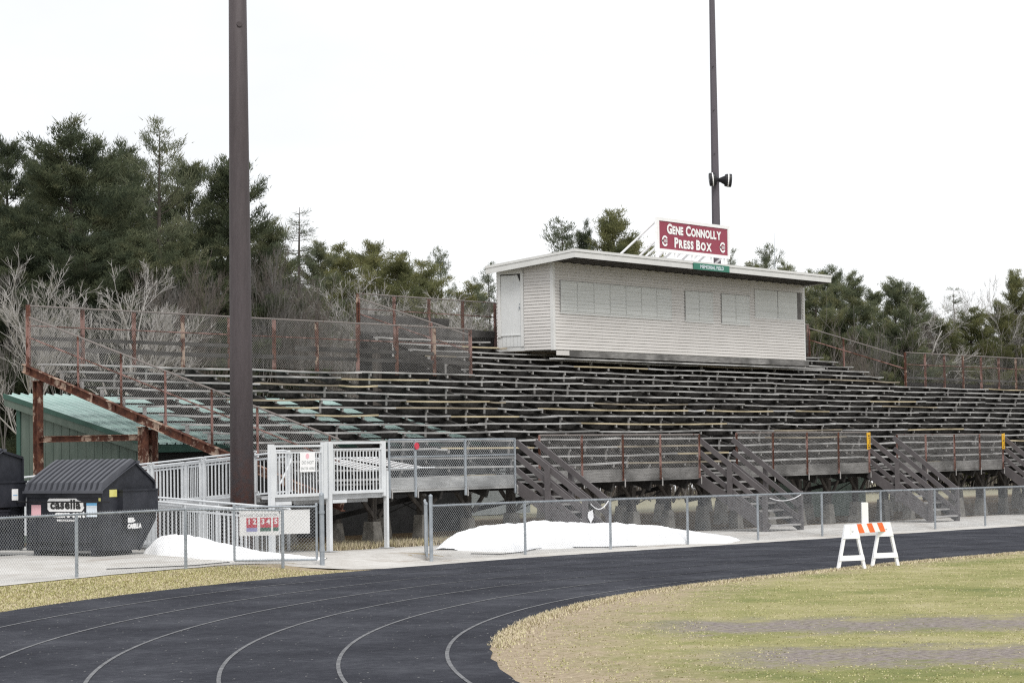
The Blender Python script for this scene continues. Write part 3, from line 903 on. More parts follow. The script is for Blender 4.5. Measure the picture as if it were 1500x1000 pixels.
# roof: sloping slab with fascia and dark soffit joists
RB0, RB1, RA0, RA1 = 10.6, 14.45, 25.30, 43.95
rt = lambda b: 9.385 - .1 * (b - 10.6)
s_ = MB()
s_.hexa([(RA0 + .03, RB0 + .03, rt(RB0) - .13), (RA1 - .03, RB0 + .03, rt(RB0) - .13), (RA1 - .03, RB1 - .03, rt(RB1) - .13), (RA0 + .03, RB1 - .03, rt(RB1) - .13),
         (RA0, RB0, rt(RB0)), (RA1, RB0, rt(RB0)), (RA1, RB1, rt(RB1)), (RA0, RB1, rt(RB1))])
rf = s_.build('roof', M['roofing'], box)
s_ = MB()
s_.box(RA0, RA1, RB0 - .03, RB0 + .0, 9.10, 9.30); s_.box(RA0 - .02, RA1 + .02, RB0 - .055, RB0 + .0, 9.305, 9.40)
for x in (RA0, RA1 - .03):
    s_.prism([(x, RB0, rt(RB0) - .285), (x, RB1, rt(RB1) - .285), (x, RB1, rt(RB1) - .08), (x, RB0, rt(RB0) - .08)], (.03, 0, 0))
    s_.prism([(x - .02, RB0, rt(RB0) - .078), (x - .02, RB1, rt(RB1) - .078), (x - .02, RB1, rt(RB1) + .012), (x - .02, RB0, rt(RB0) + .012)], (.06, 0, 0))
s_.build('fascia', M['trim'], rf)
s_ = MB()
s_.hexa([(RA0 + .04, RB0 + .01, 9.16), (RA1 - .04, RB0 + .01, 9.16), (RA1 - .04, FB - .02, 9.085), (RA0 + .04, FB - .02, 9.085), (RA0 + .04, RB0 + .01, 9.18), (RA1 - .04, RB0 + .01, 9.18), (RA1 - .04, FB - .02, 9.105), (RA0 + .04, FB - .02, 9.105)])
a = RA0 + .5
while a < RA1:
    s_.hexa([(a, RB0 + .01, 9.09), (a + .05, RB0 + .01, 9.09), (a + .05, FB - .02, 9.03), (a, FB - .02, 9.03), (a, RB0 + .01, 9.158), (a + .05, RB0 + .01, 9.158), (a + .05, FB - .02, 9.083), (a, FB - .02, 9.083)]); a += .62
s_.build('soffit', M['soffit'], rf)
t = thing('street_sign', 'green street style sign screwed to the roof edge below the maroon sign', 'sign', (34.4, RB0 - .07, 9.2))
s_ = MB(); s_.box(33.10, 35.72, RB0 - .075, RB0 - .06, 9.09, 9.335); s_.build('panel', M['streetgreen'], t)
s_ = MB(); text_into(s_, 'MEMORIAL FIELD', .185, (34.43, RB0 - .0765, 9.15), (1, 0, 0), (0, 0, 1), bold=.004, depth=.002, squash=1.22); s_.build('lettering', M['paleblue'], t)
t = thing('antenna', 'thin whip antenna standing on the right part of the roof', 'antenna', (42.7, 12.5, 9.2))
s_ = MB(); s_.tube((42.7, 12.5, 9.15), (42.7, 12.5, 11.2), .014, .006, 5); s_.build('mast', M['galv'], t)
s_ = MB(); s_.box(42.62, 42.78, 12.42, 12.58, 9.15, 9.26); s_.build('base_plate', M['galv'], t)

# big maroon sign on the roof
sg = thing('name_sign', 'maroon sign with white lettering on white legs above the press box roof', 'sign', (34.2, 11.2, 9.35))
SX0, SX1, SZ0, SZ1, SY = 31.56, 36.85, 9.71, 10.99, 11.2
s_ = MB(); s_.box(SX0 + .16, SX1 - .16, SY - .02, SY + .02, SZ0 + .11, SZ1 - .11); s_.build('panel', M['maroon'], sg)
s_ = MB()
s_.box(SX0, SX1, SY - .045, SY + .045, SZ1 - .12, SZ1); s_.box(SX0, SX1, SY - .045, SY + .045, SZ0, SZ0 + .12)
s_.box(SX0, SX0 + .18, SY - .045, SY + .045, SZ0 + .12, SZ1 - .12); s_.box(SX1 - .14, SX1, SY - .045, SY + .045, SZ0 + .12, SZ1 - .12)
s_.build('frame', M['signwhite'], sg)
for x in (SX0 + .06, SX0 + 1.35, 34.15, 35.55, SX1 - .32):
    s_ = MB(); s_.box(x - .05, x + .05, SY - .04, SY + .04, 9.28, SZ0); s_.build('leg', M['signwhite'], sg)
for x in (SX0 + .1, SX0 + 1.4, 34.2, 35.4, SX1 - .2):
    s_ = MB(); s_.beam((x, SY + .06, SZ1 - .15), (x, SY + 2.5, 9.10), .09, .05); s_.beam((x - .02, SY + .06, SZ0 + .15), (x - .02, SY + 1.0, 9.22), .09, .05)
    s_.build('brace', M['signwhite'], sg)
s_ = MB(); org = (34.21, SY - .021, 10.44); ux = (1, 0, 0); uz = (0, 0, 1)
small_caps(s_, ['GENE', 'CONNOLLY'], .50, .405, (34.25, SY - .021, 10.43), ux, uz, .022, depth=.012, squash=1.02, gap=.16, track=.022)
small_caps(s_, ['PRESS', 'BOX'], .50, .405, (34.15, SY - .021, 9.94), ux, uz, .022, depth=.012, squash=1.08, gap=.16, track=.03)
s_.build('lettering', M['signwhite'], sg)
for cx in (32.14, 36.32):
    s_ = MB(); R0, R1 = .13, .205
    cz = 10.13
    for i in range(28):     # letter C as an open ring
        t0 = math.radians(35 + 290 * i / 28); t1 = math.radians(35 + 290 * (i + 1) / 28)
        p = lambda R, th: (cx + R * 1.05 * math.cos(th), SY - .034, cz + R * math.sin(th))
        s_.face([p(R0, t1), p(R0, t0), p(R1, t0), p(R1, t1)])
    for i in range(5): s_.box(cx - .06, cx + .17, SY - .034, SY - .022, cz - .055 + i * .025, cz - .043 + i * .025)
    s_.prism([(cx - .23, SY - .034, cz), (cx - .14, SY - .034, cz - .06), (cx - .14, SY - .034, cz + .06)], (0, .01, 0))
    s_.build('emblem', M['signwhite'], sg)

# ------------------------------------------------------------------ light poles
t = thing('light_pole', 'thick weathered brown steel light pole near the left end of the stand', 'light pole', (-1.88, 1.42, zt(-1.88, 1.42)))
px, py = -1.88, 1.42
s_ = MB(); s_.path([(px, py, 0), (px, py, 5), (px, py, 10), (px, py, 17)], [.285, .258, .228, .185], 24); s_.build('shaft', M['pole'], t, smooth=True)
for z_, ang in ((12.45, 4.05), (14.1, 4.0)):
    s_ = MB(); c, sn = math.cos(ang), math.sin(ang); rr_ = .205
    s_.tube((px + c * (rr_ - .03), py + sn * (rr_ - .03), z_), (px + c * (rr_ + .03), py + sn * (rr_ + .03), z_), .075 if z_ < 13 else .03, .06 if z_ < 13 else .025, 12)
    s_.build('handhole_cover' if z_ < 13 else 'bolt', M['pole'], t)
s_ = MB(); s_.box(px - .45, px + .45, py - .45, py + .45, 0, .2); s_.build('footing', M['concrete'], t)
qx, qy = 45.4, 16.9
t = thing('light_pole', 'slim purple grey steel light pole rising behind the maroon sign', 'light pole', (qx, qy, -.3))
s_ = MB(); s_.path([(qx, qy, -.4), (qx, qy, 9.9)], [.24, .188], 8); s_.path([(qx, qy, 9.9), (qx, qy, 12.2)], [.194, .186], 8); s_.path([(qx, qy, 12.2), (qx, qy, 23)], [.184, .118], 8); s_.build('shaft', M['pole_far'], t)
for z_ in (15.1, 17.0, 18.9):
    s_ = MB(); s_.tube((qx - .2, qy - .1, z_), (qx - .05, qy - .05, z_), .03, n=6); s_.build('step_bolt', M['pole_far'], t)
# two horn loudspeakers
def horn(cx, cy, cz, yaw, label, neck):
    t = thing('horn_loudspeaker', label, 'loudspeaker', (cx, cy, cz), group=None)
    ax = Vector((math.cos(yaw), math.sin(yaw), -.08)).normalized()
    P = lambda u: Vector((cx, cy, cz)) + ax * u
    s_ = MB(); s_.path([P(-.02), P(.02), P(.16), P(.27), P(.28), P(.20)], [.25, .27, .29, .285, .24, .10], 18); s_.build('horn', M['black'], t)
    s_ = MB(); s_.path([P(.108), P(.152)], [.2915, .2925], 18, cap=False); s_.build('band', M['signwhite'], t)
    s_ = MB(); s_.path([P(-.34 if neck else -.12), P(-.26 if neck else -.1), P(-.02)], [.05, .08, .2], 12); s_.build('driver', M['black'], t)
    s_ = MB(); s_.beam((qx, qy, cz - .12), P(-.1), .05, .05); s_.build('bracket', M['pole_far'], t)
camdir = Vector((.8097, .5869, 0)); rgt = Vector((.5869, -.8097, 0))
c1 = Vector((qx, qy, 0)) - camdir * .42 - rgt * .02; horn(c1.x, c1.y, 13.95, math.atan2(-rgt.y, -rgt.x), 'black horn loudspeaker mounted over the left face of the far light pole', False)
c2 = Vector((qx, qy, 0)) + rgt * .42 - camdir * .1; horn(c2.x, c2.y, 13.93, math.atan2(rgt.y, rgt.x), 'black horn loudspeaker jutting out to the right of the far light pole', True)

# ------------------------------------------------------------------ green shed below the left end
t = thing('green_shed', 'green board shed with a mint metal roof below the left end of the stand', 'shed', (1.2, 12.4, zt(1.2, 12)))
SA0, SA1 = 1.3, 15.3
hb, hz, lb, lz = 12.84, 4.14, 7.36, 2.72
s_ = MB(); rs = (hz - lz) / (hb - lb)
nr = int((SA1 - SA0 + .2) / .31)
for i in range(nr):       # ribbed sheets
    a = SA0 - .12 + i * .31
    def q(a, b, dz): return (a, b, lz + rs * (b - lb) + dz)
    s_.face([q(a, lb, 0), q(a + .24, lb, 0), q(a + .24, hb, 0), q(a, hb, 0)])
    for (u0, z0_, u1, z1_) in ((.24, 0, .255, .05), (.255, .05, .295, .05), (.295, .05, .31, 0)):
        s_.face([q(a + u0, lb, z0_), q(a + u1, lb, z1_), q(a + u1, hb, z1_), q(a + u0, hb, z0_)])
rf = s_.build('roof', M['mint'], t)
s_ = MB()
s_.prism([(SA0 - .15, lb - .05, lz - .10), (SA0 - .15, hb + .05, hz - .10), (SA0 - .15, hb + .05, hz + .03), (SA0 - .15, lb - .05, lz + .02)], (.05, 0, 0))
s_.box(SA0 - .1, SA1, lb - .05, lb - .01, lz - .2, lz - .01)
s_.build('roof_edge', M['shedtrim'], rf)
s_ = MB(); s_.prism([(SA0 - .13, lb - .03, lz - .30), (SA0 - .13, hb + .03, hz - .30), (SA0 - .13, hb + .03, hz - .10), (SA0 - .13, lb - .03, lz - .10)], (.03, 0, 0)); s_.build('barge_board', M['shedgreen'], rf)
s_ = MB(); b = 7.7
while b < 12.4:
    e = min(b + .295, 12.4); f = lambda bb: lz + rs * (bb - lb) - .05
    s_.prism([(SA0, b, -.2), (SA0, e, -.2), (SA0, e, f(e)), (SA0, b, f(b))], (.03, 0, 0)); b += .31
s_.box(SA0 + .025, SA1, 12.3, 12.36, -.2, 3.85)
s_.prism([(SA0 + .03, 7.7, -.2), (SA0 + .03, 12.3, -.2), (SA0 + .03, 12.3, 3.9), (SA0 + .03, 7.7, 2.7)], (.02, 0, 0))
s_.build('wall', M['shedgreen'], t)
s_ = MB(); s_.box(SA0 - .03, SA0 + .02, 12.36, 12.5, -.2, 3.9); s_.box(SA0 - .03, SA0 - .004, 7.6, 12.36, .9, 1.0); s_.build('wall_trim', M['shedtrim'], t)
s_ = MB(); s_.box(SA0 + .06, SA1, 7.7, 7.76, -.2, 2.5); s_.build('front_wall', M['gap'], t)  # near-black wall colour stands in for the shade below the eave
t = thing('storage_shed', 'dull green board storage shed under the stand near the third staircase', 'shed', (34, 6, -.2))
s_ = MB(); a = 31.3
while a < 36.6: s_.box(a, a + .28, 5.4, 5.44, -.4, 1.75); a += .30
s_.box(31.3, 31.34, 5.44, 8, -.4, 1.75); s_.build('wall', M['shedgreen'], t)
s_ = MB(); s_.box(31.2, 36.8, 5.3, 8.1, 1.76, 1.82); s_.build('roof', M['darkwood'], t)
t = thing('pale_patch_trailer', 'pale grey trailer made up for the light patch behind the piers at the snow pile', 'trailer', (31, 19.5, -.2))  # invented trailer, added to give the pale patch between the piers
s_ = MB(); s_.box(29.3, 34.9, 19.5, 21.6, -.1, 2.3); s_.build('body', M['grey_panel'], t)
for x in (30.2, 33.6): 
    s_ = MB(); s_.tube((x, 19.6, .12), (x, 19.85, .12), .33, n=16); s_.build('wheel', M['black'], t)

# ------------------------------------------------------------------ aluminium ramp
rp = thing('access_ramp', 'silver aluminium switchback wheelchair ramp with picket railings at the left end of the stand', 'ramp', (-1, .5, .15))
def picket_panel(p0, p1, h0, h1, n, name, mat=M['alu'], top=.045, bot=.035, posts=True, parent=rp, pick=.018):
    """railing between two deck points; rails follow the slope, pickets stay upright"""
    p0 = Vector(p0); p1 = Vector(p1); m = MB()
    up = Vector((0, 0, 1))
    m.beam(p0 + up * h1, p1 + up * h1, top, .045); m.beam(p0 + up * h0, p1 + up * h0, bot, .045)
    for i in range(n):
        f = (i + .5) / n; p = p0.lerp(p1, f)
        m.box(p.x - pick / 2, p.x + pick / 2, p.y - pick / 2, p.y + pick / 2, p.z + h0, p.z + h1 - .02)
    return m.build(name, mat, parent)
LZ = 1.47
s_ = MB(); s_.box(-2.66, 1.36, -.12, .12, LZ - .05, LZ); s_.box(-1.5, 1.36, .12, 1.30, LZ - .052, LZ - .001); s_.box(-2.68, 1.37, -.15, -.12, LZ - .10, LZ + .03); s_.box(-1.4, 1.2, .2, .26, LZ - .20, LZ - .052); s_.box(-1.4, 1.2, 1.0, 1.06, LZ - .2, LZ - .052)
s_.build('landing_deck', M['alu_dull'], rp)
# two gate like front panels
def front_panel(a0, a1, z0, z1, n):
    m = MB(); y = -.19
    m.box(a0, a1, y - .03, y + .03, z1 - .05, z1); m.box(a0, a1, y - .03, y + .03, z0, z0 + .07)
    m.box(a0, a0 + .055, y - .03, y + .03, z0 + .07, z1 - .05); m.box(a1 - .055, a1, y - .03, y + .03, z0 + .07, z1 - .05)
    m.box(a0 + .055, a1 - .055, y - .02, y + .02, z1 - .19, z1 - .155)
    for i in range(n):
        a = a0 + .055 + (a1 - a0 - .11) * (i + .5) / n
        m.box(a - .011, a + .011, y - .011, y + .011, z0 + .07, z1 - .19)
    m.build('front_panel', M['alu'], rp)
front_panel(-2.60, -.90, 1.46, 2.64, 15); front_panel(-.60, 1.30, 1.49, 2.70, 15)
for a, w_, zt_, zb in ((-2.66, .12, 2.66, .1), (-.83, .13, 2.70, 1.4), (-.66, .11, 2.71, .1), (1.34, .09, 2.71, 1.4), (1.44, .075, 2.0, .1)):
    s_ = MB(); s_.box(a - w_ / 2, a + w_ / 2, -.23, -.13, zb, zt_); s_.build('post', M['alu'], rp)
    if zb < 1: s_ = MB(); s_.box(a - .14, a + .14, -.31, -.05, zt(a, -.2) + .02, zt(a, -.2) + .04); s_.build('foot_plate', M['alu_dull'], rp)
s_ = MB(); s_.box(-2.55, -2.0, -.2, -.1, LZ - .19, LZ - .11); s_.build('bracket', M['alu'], rp); s_ = MB(); s_.box(-.55, -.05, -.2, -.1, LZ - .19, LZ - .11); s_.build('bracket', M['alu'], rp)
# upper run
UB0, UB1, UZ0, UZ1 = 1.25, 9.8, LZ, .86
for a in (-1.5, -.32):
    for i in range(5):
        f0, f1 = i / 5, (i + 1) / 5
        p0 = (a, UB0 + (UB1 - UB0) * f0, UZ0 + (UZ1 - UZ0) * f0); p1 = (a, UB0 + (UB1 - UB0) * f1 - .06, UZ0 + (UZ1 - UZ0) * (f1 - .007))
        picket_panel(p0, p1, .09, .92, 14, 'railing')
        s_ = MB(); s_.tube((a - .07, p0[1], p0[2] + 1.03), (a - .07, p1[1], p1[2] + 1.03), .024, n=8); s_.build('handrail', M['alu'], rp)
        for q, b in enumerate((p0[1], p0[1] + .13)):
            if i == 0 and q == 0: continue
            s_ = MB(); s_.box(a - .03, a + .03, b - .03, b + .03, zt(a, b) + .02, p0[2] + 1.05); s_.build('post', M['alu'], rp)
s_ = MB(); s_.hexa([(-1.46, UB0, UZ0 - .05), (-.36, UB0, UZ0 - .05), (-.36, UB1, UZ1 - .05), (-1.46, UB1, UZ1 - .05), (-1.46, UB0, UZ0), (-.36, UB0, UZ0), (-.36, UB1, UZ1), (-1.46, UB1, UZ1)]); 
for a in (-1.48, -.36): s_.beam((a, UB0, UZ0 - .06), (a, UB1, UZ1 - .06), .03, .16)
s_.build('ramp_deck', M['alu_dull'], rp)
s_ = MB(); s_.path([(-1.5, .95, 2.50), (-1.0, .90, 2.52), (-.82, .88, 2.48), (-.76, .87, 2.36), (-.86, .85, 2.2), (-1.25, .8, 1.75)], .022, 8); s_.build('handrail', M['alu'], rp)
# turning platform and lower run
s_ = MB(); s_.box(-3.6, -.3, 9.8, 11.3, .80, .86); s_.build('turning_deck', M['alu_dull'], rp)
picket_panel((-3.6, 9.8, .86), (-3.6, 11.3, .86), .09, .92, 12, 'railing'); picket_panel((-3.6, 11.3, .86), (-.3, 11.3, .86), .09, .92, 26, 'railing')
LB0, LB1, LZ0, LZ1 = 9.8, -.3, .82, .19
for a, be in ((-3.5, -.45), (-2.4, -.65)):
    for i in range(5):
        f0, f1 = i / 5, (i + 1) / 5
        p0 = (a, LB0 + (LB1 - LB0) * f0, LZ0 + (LZ1 - LZ0) * f0); p1 = (a, LB0 + (LB1 - LB0) * f1 + .06, LZ0 + (LZ1 - LZ0) * f1)
        picket_panel(p0, p1, -.04, .88, 15, 'railing')
        s_ = MB(); s_.box(a - .03, a + .03, p0[1] - .03, p0[1] + .03, zt(a, p0[1]) + .02, p0[2] + 1.0); s_.build('post', M['alu'], rp)
    s_ = MB(); s_.path([(a - .06, LB0, LZ0 + 1.01), (a - .06, be + .35, LZ1 + 1.04), (a - .06, be + .12, LZ1 + 1.02), (a - .06, be, LZ1 + .92), (a - .06, be + .02, LZ1 + .78)], .025, 8); s_.build('handrail', M['alu'], rp)
s_ = MB(); s_.hexa([(-3.46, LB1, LZ1 - .05), (-2.44, LB1, LZ1 - .05), (-2.44, LB0, LZ0 - .05), (-3.46, LB0, LZ0 - .05), (-3.46, LB1, LZ1), (-2.44, LB1, LZ1), (-2.44, LB0, LZ0), (-3.46, LB0, LZ0)]); s_.build('ramp_deck', M['alu_dull'], rp)
t = thing('notice_sign', 'small white notice with a red disc hung on the ramp landing railing', 'sign', (-1.45, -.24, 2.2))
s_ = MB(); s_.box(-1.74, -1.22, -.245, -.235, 2.02, 2.47); s_.build('panel', M['signwhite'], t)
s_ = MB(); s_.tube((-1.49, -.2455, 2.38), (-1.49, -.248, 2.38), .062, n=18); s_.build('disc', M['pink'], t)
s_ = MB(); text_into(s_, 'DO NOT', .105, (-1.48, -.246, 2.20), (1, 0, 0), (0, 0, 1), depth=.002); text_into(s_, 'ENTER HERE', .085, (-1.48, -.246, 2.07), (1, 0, 0), (0, 0, 1), depth=.002); s_.build('lettering', M['inkgrey'], t)

# ------------------------------------------------------------------ chain link fence along the track
def fence_run(name, label, pts, h, posts, group=None):
    c = pts[len(pts) // 2]
    t = thing(name, label, 'fence', (c[0], c[1], zt(c[0], c[1])), group=group)
    Z = lambda p: zt(p[0], p[1])
    s_ = MB()
    for p, q in zip(pts[:-1], pts[1:]): s_.tube((p[0], p[1], Z(p) + h), (q[0], q[1], Z(q) + h), .022, n=10)
    s_.build('top_rail', M['galv'], t)
    for p in posts:
        s_ = MB(); s_.tube((p[0], p[1], Z(p) - .05), (p[0], p[1], Z(p) + p[2]), p[3], n=12)
        if p[2] > h + .05: s_.path([(p[0], p[1], Z(p) + p[2]), (p[0], p[1], Z(p) + p[2] + .03), (p[0], p[1], Z(p) + p[2] + .05)], [p[3] + .006, p[3] * .9, .004], 12)
        s_.build('post', M['galv'], t)
    for p, q in zip(pts[:-1], pts[1:]):
        dx, dy = q[0] - p[0], q[1] - p[1]; L = math.hypot(dx, dy); ox, oy = -dy / L * .032, dx / L * .032
        s_ = MB(); chainlink(s_, (p[0] - ox, p[1] - oy, Z(p)), (q[0] - ox, q[1] - oy, Z(q)), h + .01, pitch=.074, r=.0021, base=.035)
        s_.build('wire_mesh', M['wire'], t)
    return t
rb = [-1.22] + [2.35 + 3.6 * i for i in range(13)]
rpts = [(a, -3.6) for a in rb]
fence_run('chain_link_fence', 'silver chain link fence running right from the gate opening along the track', rpts, 1.235,
          [(-1.22, -3.6, 1.45, .042)] + [(a, -3.6, 1.24, .032) for a in rb[1:]])
lpts = [(-20.6, -5.2), (-17.4, -3.95), (-14.2, -3.05), (-10.9, -2.55), (-7.6, -2.25), (-5.62, -3.12)]
fence_run('chain_link_fence', 'silver chain link fence in front of the dumpsters, left of the gate opening', lpts, 1.21,
          [(p[0], p[1], 1.22, .034) for p in lpts])
t = thing('gate_post', 'tall silver gate post at the left side of the gate opening', 'post', (-4.32, -3.08, zt(-4.32, -3.08)))
s_ = MB(); z_ = zt(-4.32, -3.08); s_.tube((-4.32, -3.08, z_ - .05), (-4.32, -3.08, z_ + 1.49), .052, n=14); s_.path([(-4.32, -3.08, z_ + 1.49), (-4.32, -3.08, z_ + 1.53), (-4.32, -3.08, z_ + 1.56)], [.056, .045, .005], 14); s_.build('tube', M['galv'], t)
s_ = MB(); s_.path([(-4.32, -3.08, z_ + .3), (-4.32, -3.08, z_ + .36)], .062, 12); s_.path([(-4.32, -3.08, z_ + 1.1), (-4.32, -3.08, z_ + 1.16)], .062, 12); s_.build('hinge_band', M['galv'], t)
def gate(p, q, label, hz=.12, h=1.12):
    p = Vector((p[0], p[1], zt(p[0], p[1]) + hz)); q = Vector((q[0], q[1], zt(p[0], p[1]) + hz + .03))
    t = thing('gate_leaf', label, 'gate', tuple(p)); up = Vector((0, 0, 1))
    s_ = MB()
    s_.tube(p, p + up * (h + .02), .026, n=10); s_.tube(q, q + up * (h + .04), .026, n=10); s_.tube(p, q, .022, n=10); s_.tube(p + up * h, q + up * h, .022, n=10)
    for x in (p, q): s_.path([x + up * (h + .02), x + up * (h + .06), x + up * (h + .085)], [.034, .03, .005], 10)
    s_.build('frame', M['galv'], t)
    s_ = MB(); chainlink(s_, p, q, h + .04, pitch=.074, r=.0023); s_.build('wire_mesh', M['wire'], t)
    return p, q
gate((-4.40, -3.0), (-5.92, -2.04), 'chain link gate leaf swung open behind the fence, carrying the white banners')
gp_, gq_ = gate((-1.27, -3.52), (-.05, -2.52), 'chain link gate leaf seen edge on at the right side of the opening')
# banners on the left leaf
gd = Vector((.8455, -.5340, 0)); end = Vector((-5.92, -2.04, 0)); gn = Vector((.5340, .8455, 0))
def gpt(u, z, off): v = end + gd * u + gn * off; return (v.x, v.y, z)
bz = zt(-4.4, -3) 
def panel(name, label, cat, u0, u1, z0, z1, tilt=0.0):
    t = thing(name, label, cat, gpt((u0 + u1) / 2, z0, .03))
    s_ = MB(); s_.prism([gpt(u0, z0 - tilt, .025), gpt(u1, z0, .025), gpt(u1, z1, .025), gpt(u0, z1 - tilt, .025)], tuple(gn * .008)); s_.build('sheet', M['signwhite'], t)
    return t
bz0, bz1 = .735, 1.265
t = panel('banner', 'white banner with numbered red boxes hung on the open gate leaf', 'banner', .12, .98, bz0, bz1)
for i, (u0, tx, mt) in enumerate(((.27, '1 2', 'violet'), (.57, '3 4', 'darkgreen'), (.85, '5', 'darkgreen'))):
    w_ = .235 if i < 2 else .12
    s_ = MB(); s_.prism([gpt(u0, bz0 + .17, .0245), gpt(u0 + w_, bz0 + .17, .0245), gpt(u0 + w_, bz0 + .375, .0245), gpt(u0, bz0 + .375, .0245)], tuple(gn * -.0015)); s_.build('red_box', M['red'], t)
    s_ = MB(); s_.prism([gpt(u0, bz0 + .09, .0245), gpt(u0 + w_, bz0 + .09, .0245), gpt(u0 + w_, bz0 + .168, .0245), gpt(u0, bz0 + .168, .0245)], tuple(gn * -.0015)); s_.build('caption_strip', M[mt], t)
    s_ = MB(); text_into(s_, tx, .15, gpt(u0 + w_ / 2, bz0 + .245, .0225), tuple(gd), (0, 0, 1), bold=.006, depth=.001); s_.build('number', M['signwhite'], t)
s_ = MB(); text_into(s_, 'CHOOSE YOUR SECTION', .075, gpt(.54, bz0 + .405, .0245), tuple(gd), (0, 0, 1), depth=.001, squash=.95); s_.build('lettering', M['inkgrey'], t)
panel('blank_banner', 'blank white sheet hung on the gate leaf beside the gate post', 'banner', 1.0, 1.66, bz0 + .02, bz1)
# black hose on the ground
def hose(pts, label):
    s_ = MB(); s_.path([(x, y, zt(x, y) + .03) for x, y in pts], .011, 6); tag(s_.build('hose', M['black']), label, 'hose')
hose([(.9, -3.1), (1.6, -3.4), (2.6, -3.3), (3.6, -3.02), (4.8, -3.05), (6.0, -3.3), (7.4, -3.42)], 'black hose lying along the foot of the big snow pile')
hose([(-8.6, -1.0), (-7.6, -1.5), (-6.8, -1.75), (-6.2, -1.6), (-5.5, -1.5)], 'black hose lying in front of the small snow pile')
